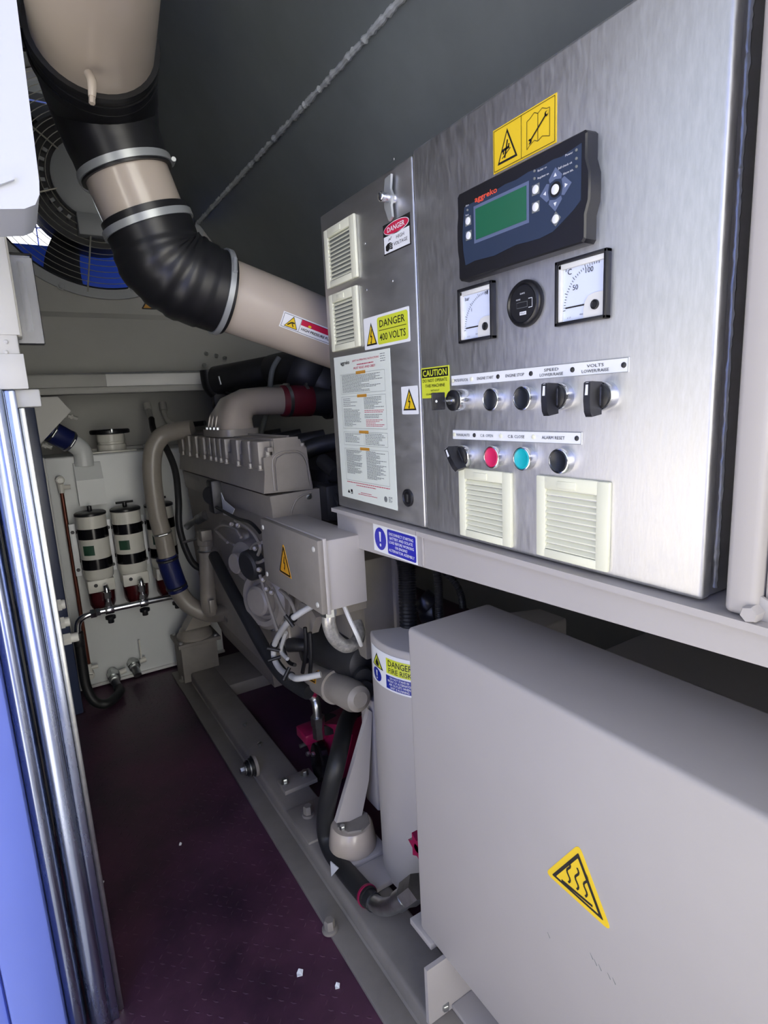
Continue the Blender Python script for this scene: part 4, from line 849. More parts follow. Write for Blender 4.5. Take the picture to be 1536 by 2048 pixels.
# intake manifold elbow on top
def ring_at(c, a, b, ra, rb, n=28, pw=2.0):
    out = []
    for i in range(n):
        t = 2 * PI * i / n; x, y = math.cos(t), math.sin(t); e = 2 / pw
        out.append(V(c) + V(a) * (ra * math.copysign(abs(x) ** e, x)) + V(b) * (rb * math.copysign(abs(y) ** e, y)))
    return out
Xv, Yv, Zv = V((1, 0, 0)), V((0, 1, 0)), V((0, 0, 1))
b = MB(); yc = 1.86
b.rings([ring_at((.580, yc, 1.030), Xv, Yv, .066, .125, 28, 5), ring_at((.580, yc, 1.052), Xv, Yv, .066, .125, 28, 5)]); b.build('intake_flange', 'beige_engine', en)
b = MB()
def tl(a): return Xv * math.cos(a) - Zv * math.sin(a)
b.rings([ring_at((.578, yc, 1.052), Xv, Yv, .056, .112, 28, 4), ring_at((.584, yc - .004, 1.090), tl(.2), Yv, .052, .100, 28, 3.4), ring_at((.604, yc - .010, 1.118), tl(.65), Yv, .052, .080, 28, 2.8),
         ring_at((.640, yc - .016, 1.132), tl(1.15), Yv, .048, .060, 28, 2.3), ring_at((.690, yc - .020, 1.134), tl(1.45), Yv, .0465, .050, 28, 2), ring_at((.765, yc - .022, 1.132), tl(PI / 2), Yv, .0455, .0455, 28, 2)])
b.build('intake_elbow', 'pipe_beige', en, sharp=50)
for dy in (-.06, -.02, .02, .06): MB().hexbolt((.522, yc + dy, 1.052), (0, 0, 1), .006, .008).build('flange_bolt', 'zinc', en)
for dy in (-.03, .01, .05): MB().tube([V((.526, yc + dy, 1.06)), V((.532, yc + dy - .002, 1.088)), V((.545, yc + dy - .004, 1.105))], .004, 6).build('elbow_rib', 'pipe_beige', en)
MB().cyl((.755, yc - .022, 1.132), (.862, yc - .03, 1.128), .052, 32, bev=.004).build('hose_sleeve', 'red_hose', en, label='dark red silicone hose sleeve')
for x in (.775, .84):
    b = MB().lathe((x - .006, yc - .023, 1.1315), (1, 0, 0), [(0, .048), (0, .054), (.012, .054), (.012, .048)], 32, cap=False).cyl((x, yc - .05, 1.184), (x, yc - .01, 1.186), .0045, 8); b.build('hose_clamp', 'zinc', en)
MB().tube([V((.85, yc - .03, 1.128)), V((.92, yc - .035, 1.125)), V((1.02, yc - .04, 1.10)), V((1.1, yc - .04, 1.0))], [.047, .055, .06, .065], 24).build('turbo_outlet', 'dark_metal', en)
MB().lathe((.915, yc - .035, 1.126), (1, 0, 0), [(0, .05), (0, .064), (.014, .064), (.014, .05)], 28, cap=False).build('outlet_collar', 'dark_metal', en)
# exhaust side, dark shapes behind the cover
yprism([(.66, .62), (.66, .80), (.70, .93), (.80, .98), (.98, .97), (1.0, .62)], 1.42, 2.3, 'exhaust_manifold', 'dark_metal')
MB().box(.665, .76, 1.36, 1.50, .80, .90, .01).cyl((.70, 1.36, .93), (.70, 1.44, .96), .02, 14).cyl((.69, 1.33, .85), (.70, 1.42, .90), .009, 8).build('heat_shield_bracket', 'dark_metal', en)
for k in range(4): MB().tube([V((.64, 1.55 + .18 * k, .94)), V((.70, 1.52 + .18 * k, .99)), V((.82, 1.48 + .18 * k, 1.01))], .026, 12).build('exhaust_runner', 'dark_metal', en)
# side details
MB().box(.523, .545, 2.10, 2.34, .862, .884, .003).build('side_rail', 'beige_engine', en)
q0, q1 = pX(370, 950, .533), pX(410, 968, .533); MB().box(.529, .536, min(q0.y, q1.y), max(q0.y, q1.y), .83, .86, .001).build('data_plate', 'dark_metal', en)
cg = pX(425, 990, .50); MB().lathe(cg, (-.8, -.6, 0), [(0, .03), (.012, .03), (.016, .026)], 24).box(cg.x - .01, cg.x + .05, cg.y - .03, cg.y + .03, cg.z - .06, cg.z + .05, .008).build('breather_cover', 'dark_metal', en)
wpc = pX(512, 1206, .49)
wpo = MB().lathe(wpc + V((.05, .02, 0)), (-.93, -.35, .05), [(0, .088), (.025, .088), (.03, .083), (.036, .076), (.036, .062), (.024, .058), (.022, .048), (.048, .043), (.054, .036), (.054, .001)], 40).build('water_pump', 'beige_engine', en, sharp=30)
MB().lathe(wpc + V((.05, .02, 0)), (-.93, -.35, .05), [(-.05, .06), (0, .095), (.012, .095), (.012, .07)], 40).build('pump_housing', 'beige_engine', en)
for k in range(8):
    a = 2 * PI * k / 8 + .2; d = V((-.93, -.35, .05)).normalized(); e1 = d.orthogonal().normalized(); e2 = d.cross(e1)
    MB().hexbolt(wpc + V((.05, .02, 0)) + d * .012 + (e1 * math.cos(a) + e2 * math.sin(a)) * .090, d, .006, .007).build('pump_bolt', 'zinc', en)
# front gear case with rounded castings
gc = pX(470, 1110, .53); MB().box(.515, .56, gc.y - .14, gc.y + .12, gc.z - .06, gc.z + .10, .02, 3).build('gear_case', 'beige_engine', en)
c2 = pX(490, 1120, .505); MB().lathe(c2 + V((.03, 0, 0)), (-1, -.3, 0), [(0, .062), (.04, .058), (.046, .05), (.046, .03), (.07, .03), (.074, .026), (.074, .001)], 32).build('accessory_drive', 'beige_engine', en)
c3 = pX(500, 1128, .49); MB().lathe(c3 + V((.02, 0, 0)), (-1, -.25, -.1), [(0, .045), (.03, .043), (.036, .036), (.036, .001)], 28).build('drive_cover', 'dark_metal', en)
for a_, b__ in (((450, 1150), (480, 1100)), ((440, 1075), (468, 1090)), ((478, 1090), (470, 1140))):
    MB().tube([pX(*a_, .503), pX(*b__, .503)], .004, 6).build('casting_line', 'beige_engine', en)
# bracket plate and dark accessories under the junction box
MB().prism([pX(600, 1205, .52), pX(585, 1245, .52), pX(622, 1268, .52), pX(632, 1235, .52), pX(618, 1212, .52)], (.02, 0, 0)).build('lifting_bracket', 'beige_engine', en)
d1 = pX(645, 1290, .60); MB().lathe(pX(640, 1285, .60), (.15, -1, .02), [(0, .02), (0, .052), (.05, .055), (.15, .055), (.19, .045), (.20, .03), (.20, .001)], 32).build('starter_motor', 'dark_metal', en)
s0 = pX(632, 1352, .57); s1 = pX(718, 1398, .57); dd = (s1 - s0).normalized(); L_ = (s1 - s0).length
fl_ = MB().lathe(s0, dd, [(0, .034), (.004, .037), (.04, .038), (L_ * .46, .038), (L_ * .46, .0425), (L_ * .52, .0425), (L_ * .52, .0365), (L_ * .9, .036), (L_ * 1.0, .030), (L_ * 1.03, .018), (L_ * 1.03, .001)], 36).build('oil_filter', 'beige_engine', en, sharp=30)
sd_ = (CAM - s0); sd_ = (sd_ - dd * sd_.dot(dd)).normalized(); su = dd.cross(sd_); su = su if su.z > 0 else -su
def ffn(u, v, h):
    a = (v - .017) / .0385 - .02; return s0 + dd * (.046 + u) + (sd_ * math.cos(a) + su * math.sin(a)) * (.0385 + h)
S = Sticker('warning_sticker', fl_, ffn, .036, .034, 'sticker_orange'); bpy.data.objects.remove(S.obj, do_unlink=True)
ps_ = [(0, 0), (.036, 0), (.036, .005), (.020, .034), (.016, .034), (0, .005)]; b = MB()
for k in range(8):
    q = clip(clip([(v, u) for u, v in ps_], k * .00425, 1), (k + 1) * .00425, -1)
    if len(q) > 2: b.rings([[ffn(u, v, 0) for v, u in q], [ffn(u, v, .0006) for v, u in q]])
S.obj = b.build('warning_sticker', 'sticker_orange', fl_, label='small orange lightning triangle'); S.dv = .003
S.line('ink', [(.003, .003), (.033, .003), (.018, .030), (.003, .003)], .003); bolt_icon(S, .018, .013, .016)
for (m_, l_), b in list(S.groups.items()): b.build('lightning_mark', m_, en, smooth=False)
S.groups = {}
random.seed(11)
for k in range(7):
    u0, v0 = random.uniform(575, 640), random.uniform(1255, 1320); p = pX(u0, v0, random.uniform(.55, .62)); r = random.uniform(.018, .034)
    MB().cyl(p, p + V((random.uniform(.03, .07), random.uniform(-.05, .02), random.uniform(-.02, .03))), r, 14, r2=r * .8, bev=.004).build('fuel_fitting', 'dark_metal', en)
MB().lathe(pX(725, 1378, .60), (-.2, -1, 0), [(0, .025), (.012, .025), (.012, .001)], 16).lathe(pX(724, 1350, .61), (-.2, -1, 0), [(0, .022), (.015, .022), (.015, .001)], 16).build('plug_bosses', 'dark_metal', en)
# thin injection and sensor lines
for pts in (((430, 1060), (445, 1050), (470, 1058), (482, 1075)), ((470, 1042), (500, 1060), (520, 1090), (516, 1110)), ((498, 1105), (508, 1090), (525, 1085)), ((500, 1115), (515, 1125), (528, 1120)), ((545, 1175), (560, 1210), (575, 1240), (580, 1275)), ((560, 1180), (580, 1200), (592, 1230)), ((520, 1150), (535, 1200), (555, 1262)), ((455, 1085), (445, 1075), (432, 1062))):
    MB().tube([pX(a, b_, .495) for a, b_ in pts], .0045, 8).build('fuel_line', 'beige_engine', en)
for uv in ((465, 1050), (478, 1052), (512, 1098), (520, 1140), (528, 1160), (535, 1178), (545, 1185)): p = pX(*uv, .492); MB().cyl(p, p + V((-.008, -.014, .006)), .007, 10, bev=.002).hexbolt(p + V((-.008, -.014, .006)), (-.4, -.8, .3), .005, .008).build('sensor', 'beige_engine', en)
for pts in (((425, 1010), (470, 1035), (500, 1045), (520, 1065)), ((560, 1275), (575, 1320), (590, 1330)), ((610, 1255), (612, 1300), (605, 1345)), ((620, 1265), (622, 1310), (620, 1350))):
    MB().tube([pX(a, b_, .50) for a, b_ in pts], .005, 8).build('wiring_loom', 'black', en)
tg = MB().prism([pX(443, 985, .515), pX(448, 1030, .515), pX(464, 1032, .515), pX(470, 1018, .515), pX(449, 1000, .515)], (-.002, 0, 0)).build('paper_tag', 'sticker_white', en, smooth=False)
b = MB().tube([pY(372, 1055, 2.2), pY(385, 1045, 2.18), pY(410, 1032, 2.1)], .012, 10).cyl(pY(395, 1040, 2.15), pY(412, 1030, 2.1), .018, 12); b.build('sensor', 'zinc', en)
MB().tube([pY(370, 1060, 2.2), pY(378, 1045, 2.2), pY(396, 1040, 2.15)], .004, 6).build('fuel_line', 'white_paint', en)
# dark pipework behind the intake, below the big air pipe
dk = thing('exhaust_pipework', 'dark exhaust and turbo pipework above the engine', 'pipework', (.85, 2.1, 1.1))
MB().cyl(pY(430, 762, 2.3), pY(560, 738, 2.1), .055, 28, bev=.006).build('dark_pipe', 'dark_metal', dk)
clx = pY(455, 758, 2.27); clamp(clx, pY(560, 738, 2.1) - pY(430, 762, 2.3), .0585, .012, 'zinc', dk)
MB().tube([pY(545, 740, 2.1), pY(600, 735, 1.95), pY(640, 760, 1.85), pY(690, 800, 1.85)], [.055, .06, .062, .062], 24).build('dark_pipe', 'dark_metal', dk)
MB().lathe(pY(615, 745, 1.88), V((.7, -.4, -.4)), [(-.05, .05), (-.05, .075), (-.03, .085), (.03, .085), (.05, .07), (.05, .05)], 32).build('turbo_housing', 'dark_metal', dk)
MB().tube([pY(415, 740, 2.3), pY(420, 770, 2.3), pY(432, 785, 2.3)], .03, 16).build('dark_pipe', 'black', dk)
MB().box(.66, .76, 2.28, 2.32, 1.12, 1.22, .004).build('bracket', 'dark_metal', dk)
p = pY(540, 735, 2.05); MB().cyl(p, p + V((.05, 0, .02)), .011, 12).hexbolt(p + V((.05, 0, .02)), (1, 0, .4), .014, .012).build('sensor', 'zinc', dk)
gh = MB().tube([pY(558, 715, 1.95), pY(545, 740, 1.95), pY(540, 775, 1.95), pY(538, 800, 1.98), pY(532, 830, 2.0), pY(522, 868, 2.0)], .0095, 10).build('grey_hose', 'ink_grey'); tag(gh, 'thin grey hose running behind the intake elbow', 'hose')

# ================================================================== coolant pipe with blue coupling
cpth = thing('coolant_pipe', 'bent grey coolant pipe with dark blue coupling in front of the tank', 'pipe', (.42, 2.25, .3))
MB().tube([pY(385, 858, 2.20), pY(352, 862, 2.23), pY(322, 874, 2.25), pY(306, 905, 2.25), pY(305, 960, 2.25), pY(315, 1030, 2.25), pY(327, 1075, 2.25), pY(338, 1130, 2.25)], .0335, 24).build('pipe_section', 'beige_engine', cpth)
MB().tube([pY(350, 1165, 2.25), pY(362, 1190, 2.25), pY(382, 1212, 2.24), pY(415, 1226, 2.22), pY(440, 1226, 2.15), pY(475, 1215, 2.0)], .0335, 24).build('pipe_section', 'beige_engine', cpth)
MB().tube([pY(333, 1112, 2.25), pY(340, 1135, 2.25), pY(352, 1168, 2.25), pY(357, 1180, 2.25)], .0385, 28).build('blue_coupling', 'blue_rubber', cpth, label='dark blue rubber coupling')
for a, b_ in (((335, 1118), (340, 1135)), ((353, 1172), (360, 1190))):
    d_ = pY(*b_, 2.25) - pY(*a, 2.25); clamp(pY(*a, 2.25), d_, .0405, .009, 'dark_metal', cpth)
d_ = pY(327, 1075, 2.25) - pY(318, 1045, 2.25); clamp(pY(325, 1066, 2.25), d_, .0355, .006, 'zinc', cpth)
MB().tube([pY(413, 1085, 2.12), pY(414, 1120, 2.12), pY(417, 1205, 2.13), pY(424, 1222, 2.14)], .029, 20).build('pipe_section', 'beige_engine', cpth)
MB().cyl(pY(413, 1090, 2.12), pY(412, 1062, 2.12), .034, 20, bev=.004).box(-.02, .02, -.02, .02, -.02, .02, .004, M4=Matrix.Translation(pY(411, 1070, 2.08))).build('thermostat_housing', 'beige_engine', cpth)
MB().torus(pY(414, 1100, 2.12), (0, 0, 1), .031, .004, 28, 6).build('hose_clamp', 'zinc', cpth)
MB().torus(pY(455, 1225, 2.08), (.8, -.5, .1), .036, .004, 28, 6).build('hose_clamp', 'zinc', cpth)
MB().box(-.01, .01, -.004, .004, -.03, .02, .003, M4=Matrix.Translation(pY(424, 1210, 2.085))).build('lug', 'beige_engine', cpth)
bs_ = MB().tube([pY(366, 1085, 2.18), pY(392, 1078, 2.15), pY(404, 1076, 2.12)], .005, 8).build('pipe_stay', 'zinc', cpth)

# ================================================================== hoses and cables
h1 = MB().tube([pY(303, 838, 2.60), pY(308, 862, 2.5), pY(330, 892, 2.35), pY(350, 940, 2.28), pY(357, 1000, 2.22), pY(358, 1050, 2.2), pY(372, 1100, 2.2), pY(392, 1132, 2.2), pY(425, 1140, 2.2)], .0125, 12).build('black_hose', 'rubber_hose'); tag(h1, 'black hose curving down behind the grey coolant pipe', 'hose')
h2 = MB().tube([pX(428, 1112, .49), pX(455, 1165, .48), pX(490, 1228, .48), pX(530, 1300, .49), pX(565, 1350, .50), pX(600, 1376, .52), pX(618, 1385, .53)], .0185, 14).build('black_hose', 'rubber_hose'); tag(h2, 'long black hose slanting down across the engine side', 'hose')
lw = thing('white_cable_loom', 'white cable loom with black ties below the junction box', 'cable', pX(560, 1300, .5))
wpts = [pX(u_, v_, .462) for u_, v_ in ((600, 1212), (586, 1236), (563, 1262), (549, 1290), (549, 1318), (562, 1340), (582, 1352), (598, 1357), (610, 1359))]
wpts[0].x += .05; wpts[-1].x += .04
MB().tube(wpts, .0075, 10).build('cable', 'cable_grey', lw)
for k in (1, 3, 4, 6): clamp(wpts[k], wpts[k + 1] - wpts[k - 1], .0105, .004, 'black', lw)
MB().tube([pX(572, 1265, .475), pX(562, 1300, .475), pX(575, 1318, .475)], .005, 8).build('thin_cable', 'cable_grey', lw)
nz = thing('hose_nipple', 'white elbow nipple on the back wall above the pipe', 'fitting', pY(328, 815, 2.86))
b = MB().tube([pY(326, 808, 2.84), pY(330, 830, 2.80), pY(340, 846, 2.75), pY(362, 849, 2.7)], .011, 12); b.build('elbow', 'cream_white', nz); MB().cyl(pY(325, 806, 2.84), pY(328, 822, 2.82), .017, 12).build('collar', 'cream_white', nz)
MB().tube([pY(360, 849, 2.7), pY(380, 849, 2.66), pY(410, 846, 2.6)], .012, 10).build('hose_end', 'rubber_hose', nz)
nz = thing('hose_nipple', 'straight white nipple on the back wall feeding a black hose', 'fitting', pY(296, 812, 2.75))
MB().cyl(pY(294, 808, 2.72), pY(297, 822, 2.70), .016, 12).cyl(pY(297, 820, 2.70), pY(303, 842, 2.6), .012, 12).build('nipple', 'cream_white', nz)
# big black hose in front of the alternator foot, its elbow fitting
bh = thing('fuel_hose', 'thick black hose with pink ring bending over the skid rail', 'hose', pX(650, 1650, .49))
MB().tube([pX(712, 1412, .70), pX(694, 1440, .62), pX(682, 1488, .55), pX(672, 1530, .51), pX(660, 1580, .495), pX(651, 1630, .49), pX(652, 1668, .49), pX(664, 1702, .488), pX(690, 1740, .488), pX(715, 1770, .488), pX(738, 1795, .488)], .0215, 18).build('hose_body', 'rubber_hose', bh)
d_ = pX(752, 1808, .488) - pX(725, 1782, .488)
MB().lathe(pX(733, 1790, .488), d_, [(0, .018), (0, .0235), (.006, .0235), (.006, .018)], 24, cap=False).build('pink_ring', 'magenta', bh)
MB().tube([pX(738, 1796, .488), pX(748, 1805, .488)], .019, 16).build('ferrule', 'dark_metal', bh)
MB().tube([pX(745, 1803, .488), pX(762, 1813, .49), pX(782, 1812, .495), pX(800, 1802, .50)], .0165, 18).build('elbow_fitting', 'zinc', bh)
a = pX(797, 1803, .50); c = pX(838, 1772, .52)
MB().cyl(a, a.lerp(c, .35), .020, 18).cyl(a.lerp(c, .35), a.lerp(c, .5), .018, 18).cyl(a.lerp(c, .45), a.lerp(c, 1), .0255, 6).build('hex_coupling', 'zinc', bh)
# red pump with fitting
rp_ = thing('fuel_pump', 'glossy crimson pump with black round cover beside the rail', 'pump', pX(645, 1520, .62))
q = [pX(600, 1458, .60), pX(628, 1447, .60), pX(690, 1450, .62), pX(705, 1470, .66), pX(690, 1540, .66), pX(655, 1578, .60), pX(640, 1560, .60), pX(618, 1500, .60)]
MB().prism(q, (.12, .03, 0)).build('pump_body', 'magenta', rp_, sharp=20)
MB().box(-.03, .05, -.03, .04, -.018, .014, .006, M4=Matrix.Translation(pX(622, 1465, .585))).build('pump_flange', 'magenta', rp_)
pc = pX(634, 1525, .588); MB().lathe(pc + V((.02, 0, 0)), (-1, .12, .1), [(0, .056), (.018, .056), (.022, .05), (.018, .042), (.02, .001)], 32).build('round_cover', 'black_gloss', rp_)
for uv in ((618, 1507), (628, 1508)): MB().hexbolt(pX(uv[0], uv[1], .565), (-1, -.2, .2), .007, .008).build('bolt', 'zinc', rp_)
p = pX(612, 1488, .58); MB().cyl(p, p + V((-.02, 0, 0)), .006, 10).build('plug', 'zinc', rp_)
MB().lathe(pX(655, 1440, .63), (0, 0, 1), [(-.03, .03), (.0, .034), (.004, .030), (.004, .001)], 24).build('cap', 'dark_metal', rp_)
MB().cyl(pX(638, 1475, .57), pX(636, 1448, .57), .016, 6).cyl(pX(636, 1450, .57), pX(635, 1432, .57), .019, 6).tube([pX(635, 1432, .57), pX(633, 1412, .57), pX(629, 1398, .57), pX(620, 1388, .56)], .012, 14).build('elbow_fitting', 'zinc', rp_)
MB().torus(pX(618, 1387, .555), (.6, .3, .7), .017, .006, 20, 8).build('seal_ring', 'magenta', rp_)
MB().box(-.012, .012, -.012, .012, -.012, .012, .003, M4=Matrix.Translation(pX(634, 1377, .57))).build('terminal_cap', 'magenta', rp_)
vk = thing('valve_knob', 'crimson star valve knob at the edge of the beige box', 'knob', pX(828, 1700, .55))
b = MB(); c = pX(833, 1697, .516); prof = []
for k in range(12): r = .028 if k % 2 == 0 else .016; prof.append(c + V((0, math.cos(k * PI / 6) * r, math.sin(k * PI / 6) * r)))
b.prism(prof, (.012, 0, 0)); b.build('star_wheel', 'magenta', vk); MB().cyl(c, c + V((.05, 0, 0)), .008, 12).build('spindle', 'magenta', vk)
# corrugated hoses in the gap below the beam
def corr(pts, r, label, n=60):
    pp_, _ = spline(pts, r, n // (len(pts) - 1)); b = MB().tube(pp_, [r * (1 if k % 2 else .84) for k in range(len(pp_))], 16, sub=1)
    return tag(b.build('corrugated_hose', 'black_plastic'), label, 'hose')
corr([pY(797, 1085, 1.0), pY(812, 1130, .99), pY(815, 1190, .98), pY(818, 1270, .98)], .020, 'thick black corrugated hose below the cabinet beam', 75)
corr([pY(866, 1115, .95), pY(876, 1160, .94), pY(878, 1210, .94), pY(880, 1260, .94)], .0095, 'thin upright black corrugated hose below the cabinet beam', 90)
corr([pY(885, 1140, .95), pY(910, 1165, .93), pY(922, 1190, .92), pY(926, 1215, .92)], .008, 'thin bent black corrugated hose right of the upright one', 60)
b = MB().cyl(pY(840, 1195, 1.02), pY(862, 1215, 1.0), .028, 18, bev=.005).cyl(pY(845, 1225, 1.02), pY(875, 1222, .99), .03, 18, bev=.005).build('cable_plug', 'black_plastic'); tag(b, 'black cable plugs between the corrugated hoses', 'plug')

# ================================================================== fuel tank
TY = 2.54
tk = thing('fuel_tank', 'tall white fuel tank at the back of the floor', 'tank', (.33, 2.66, 0))
MB().box(.063, .66, TY, 2.80, .012, .965, .008, 3).build('tank_shell', 'tank_white', tk)
MB().box(.055, .064, TY - .004, 2.80, .012, .967, .002).build('side_flange', 'white_paint', tk); MB().box(.06, .66, TY - .012, TY + .02, .008, .020, .002).build('bottom_flange', 'white_paint', tk)
nk = V((.318, 2.66, .965)); MB().lathe(nk, (0, 0, 1), [(0, .056), (.030, .056), (.032, .050), (.040, .050), (.042, .054), (.072, .054), (.074, .048)], 32).build('filler_neck', 'filter_white', tk)
MB().lathe(nk + V((0, 0, .074)), (0, 0, 1), [(0, .074), (.003, .077), (.014, .077), (.018, .072), (.018, .001)], 40).build('filler_cap', 'black_plastic', tk); MB().box(nk.x - .006, nk.x + .004, nk.y - .085, nk.y - .07, nk.z + .078, nk.z + .096, .002).build('cap_latch', 'zinc', tk)
MB().box(.23, .40, 2.565, 2.59, .965, .972, .001).build('neck_plate', 'filter_white', tk)
for x in (.20, .44): MB().box(x, x + .03, 2.63, 2.66, .965, .985, .003).build('top_fitting', 'filter_white', tk)
MB().box(.16, .55, 2.69, 2.73, .965, .98, .003).build('top_rail', 'grey_wall', tk)
bp = [(TY, .778), (TY - .055, .772), (TY - .055, .872), (TY - .02, .936), (TY, .936)]
MB().rings([[V((.156, y, z)) for y, z in bp], [V((.252, y, z)) for y, z in bp]]).build('vent_box', 'tank_white', tk, sharp=20)
MB().tube([V((.195, TY - .02, .925)), V((.196, TY - .02, .965)), V((.190, TY - .022, .990)), V((.170, TY - .03, 1.012)), V((.150, TY - .035, 1.028))], .034, 22).build('breather_elbow', 'tank_white', tk)
a = V((.160, TY - .034, 1.020)); c = V((.090, TY - .06, 1.072))
MB().cyl(a, c, .0405, 28, bev=.003).build('blue_coupling', 'blue_rubber', tk)
clamp(a.lerp(c, .1), c - a, .0425, .008, 'zinc', tk); clamp(a.lerp(c, .9), c - a, .0425, .008, 'zinc', tk)
MB().cyl(c, c + (c - a) * .5, .034, 22).build('breather_pipe', 'tank_white', tk)
gsx = MB().prism([pY(42, 797, 2.42), pY(115, 793, 2.42), pY(142, 822, 2.42), pY(55, 916, 2.42), pY(48, 900, 2.42)], (0, .004, 0)).build('gusset_plate', 'cream_white', None); tag(gsx, 'off white angled gusset plate above the tank', 'plate')
for uv in ((136, 832), (84, 890)): p = pY(uv[0], uv[1], 2.43); MB().cyl(p, p + V((.03, 0, -.012)), .007, 8).hexbolt(p + V((.008, 0, -.003)), (1, 0, -.4), .011, .008).build('bolt', 'cream_white', gsx)
sg = MB().cyl((.103, TY - .03, .10), (.103, TY - .03, .865), .0075, 12).build('sight_tube', 'brass_tube', tk, label='brown sight tube')
for z, s_ in ((.88, 1), (.075, -1)):
    MB().cyl((.103, TY, z), (.103, TY - .045, z), .016, 14, bev=.003).lathe((.103, TY - .046, z), (0, -1, 0), [(0, .011), (.01, .011)], 6).cyl((.103, TY - .03, z), (.103, TY - .03, z - s_ * .05), .011, 10).cyl((.103, TY - .03, z - s_ * .03), (.135, TY - .03, z - s_ * .03), .009, 8).build('sight_fitting', 'filter_white', tk)
def valve(x, z, l, lever, label):
    v = MB().cyl((x, TY, z), (x, TY - l, z - .01), .020, 16, bev=.003).cyl((x, TY - l * .4, z), (x, TY - l * .75, z - .006), .026, 6).cyl((x, TY - l, z - .01), (x + .004, TY - l - .03, z - .03), .016, 14).build('drain_valve', 'zinc', tk)
    MB().cyl((x + .025, TY - l * .5, z + .004), (x + .05, TY - l * .5, z + .008), .012, 10).build('valve_stem', 'filter_white', v)
    if lever: MB().box(x + .03, x + .036, TY - l * .55, TY - l * .45, z, z + .10, .002).build('lever', 'filter_white', v)
valve(.185, .055, .09, False, ''); valve(.268, .075, .06, True, '')

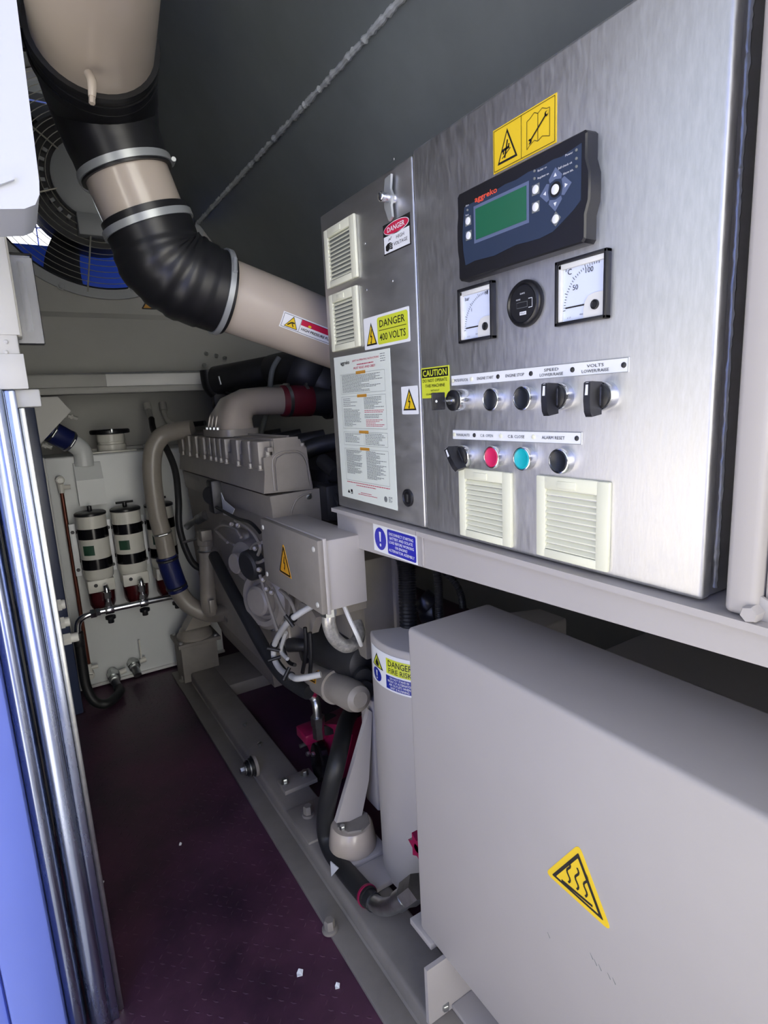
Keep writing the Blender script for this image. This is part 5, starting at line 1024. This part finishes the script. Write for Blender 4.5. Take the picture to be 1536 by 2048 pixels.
# ---- fuel filters
FY = 2.435
ff = None
spots = [(.183, 'leftmost white fuel filter with two black bands on the tank', False), (.308, 'middle white fuel filter with T handle and two black bands', True), (.433, 'right white fuel filter mostly behind the grey coolant pipe', True)]
for i, (x, label, tee) in enumerate(spots):
    f = thing('fuel_filter', label, 'filter', (x, FY, .36), 'fuel filters on the tank front')
    R_ = .0535
    MB().lathe((x, FY, .492), (0, 0, 1), [(0, .046), (.006, .051), (.02, R_), (.25, R_), (.252, .050)], 36).build('canister', 'filter_white', f)
    MB().lathe((x, FY, .744), (0, 0, 1), [(0, .056), (.008, .056), (.012, .050), (.014, .001)], 36).build('lid', 'black_plastic', f)
    MB().cyl((x, FY, .756), (x, FY, .778), .0085, 12, bev=.001).build('lid_nut', 'black_plastic', f)
    if tee: MB().cyl((x - .032, FY, .776), (x + .032, FY, .776), .0045, 8).build('tee_handle', 'black_plastic', f)
    for z in (.536, .655): MB().lathe((x, FY, z), (0, 0, 1), [(0, R_), (0, R_ + .0015), (.040, R_ + .0015), (.040, R_)], 36, cap=False).build('band', 'black_gloss', f)
    b = MB(); n_ = 8; lo = [V((x + (R_ + .0012) * math.sin(t), FY - (R_ + .0012) * math.cos(t), .594)) for t in [math.radians(-52 + 44 * k / n_) for k in range(n_ + 1)]]
    for k in range(n_): b.add([lo[k], lo[k + 1], lo[k + 1] + V((0, 0, .038)), lo[k] + V((0, 0, .038))], [(0, 1, 2, 3)])
    b.build('green_label', 'label_green', f)
    MB().box(x - .048, x + .048, FY - .045, FY + .045, .445, .494, .004).build('head_block', 'filter_white', f)
    MB().lathe((x, FY, .445), (0, 0, -1), [(0, .047), (.055, .046), (.07, .040), (.078, .025), (.078, .001)], 28).build('bowl', 'maroon_bowl', f, label='dark red bowl')
    MB().cyl((x - .020, FY - .044, .474), (x - .020, FY - .048, .474), .007, 12).build('plug_hole', 'black', f)
    MB().tube([V((x + .012, FY - .045, .470)), V((x + .012, FY - .066, .468)), V((x + .012, FY - .074, .452)), V((x + .012, FY - .074, .385))], .0105, 12).cyl((x + .012, FY - .074, .45), (x + .012, FY - .074, .425), .0145, 6).cyl((x + .012, FY - .074, .412), (x + .012, FY - .074, .395), .0135, 6).build('outlet_elbow', 'chrome', f)
    MB().cyl((x + .012, FY - .074, .355), (x + .012, FY - .074, .325), .011, 8).cyl((x + .012, FY - .074, .352), (x + .012, FY - .074, .342), .019, 12).build('drain_tap', 'black_plastic', f)
    MB().box(x - .0775, x - .056, FY + .028, FY + .034, .505, .712, .002).box(x - .075, x - .066, FY + .034, TY, .52, .70, .002).build('bracket_strip', 'sticker_white', f)
    for z in (.53, .68): MB().hexbolt((x - .067, FY + .028, z), (0, -1, 0), .007, .007).build('bolt', 'dark_metal', f)
    MB().cyl((x - .05, FY + .04, .56), (x - .068, FY + .075, .56), .007, 8).cyl((x - .05, FY + .04, .675), (x - .068, FY + .075, .675), .007, 8).build('bracket_arm', 'black', f)
fpz = thing('fuel_rail', 'chrome fuel pipe running under the three filters', 'pipe', (.27, FY - .074, .36))
MB().cyl((.150, FY - .074, .378), (.452, FY - .074, .378), .0125, 18).build('straight_pipe', 'chrome', fpz)
MB().hexbolt((.128, FY - .074, .376), (1, 0, 0), .018, .022).lathe((.150, FY - .074, .378), (1, 0, 0), [(0, .016), (.012, .016)], 6).build('union_nut', 'chrome', fpz)
MB().tube([V((.13, FY - .074, .376)), V((.105, FY - .074, .370)), V((.085, FY - .07, .352)), V((.078, FY - .07, .32)), V((.078, FY - .07, .30))], .0115, 14).build('elbow', 'chrome', fpz)
MB().cyl((.078, FY - .07, .315), (.078, FY - .07, .262), .019, 12, bev=.003).build('hose_ferrule', 'dark_metal', fpz)
for x in (.183, .308, .433): MB().cyl((x - .004, FY - .074, .378), (x + .028, FY - .074, .378), .0165, 14, bev=.002).build('tee_joint', 'chrome', fpz)
h3 = MB().tube([V((.078, FY - .07, .27)), V((.076, FY - .07, .18)), V((.078, FY - .08, .09)), V((.098, FY - .10, .035)), V((.14, FY - .11, .020)), V((.19, FY - .05, .022)), V((.189, 2.435, .028))], .0175, 14).build('black_hose', 'rubber_hose'); tag(h3, 'dark hose from the fuel pipe curling along the floor to the drain valve', 'hose')

# ================================================================== scraps on the floor
for uv, s_, lab in (((600, 1948), .008, 'larger white paper scrap on the maroon floor'), ((675, 1974), .006, 'small white paper scrap close to the skid rail'), ((203, 1768), .007, 'pale paper scrap near the door jamb'), ((361, 1690), .004, 'tiny white scrap in the middle of the floor')):
    p = pZ(*uv, .0); b = MB().prism([p + V((-s_, -s_ * .5, .0015)), p + V((s_ * .3, -s_ * .9, .001)), p + V((s_, s_ * .2, .003)), p + V((s_ * .1, s_ * .9, .005)), p + V((-s_ * .7, s_ * .4, .002))], (0, 0, .0012)); tag(b.build('paper_scrap', 'sticker_white', smooth=False), lab, 'scrap')
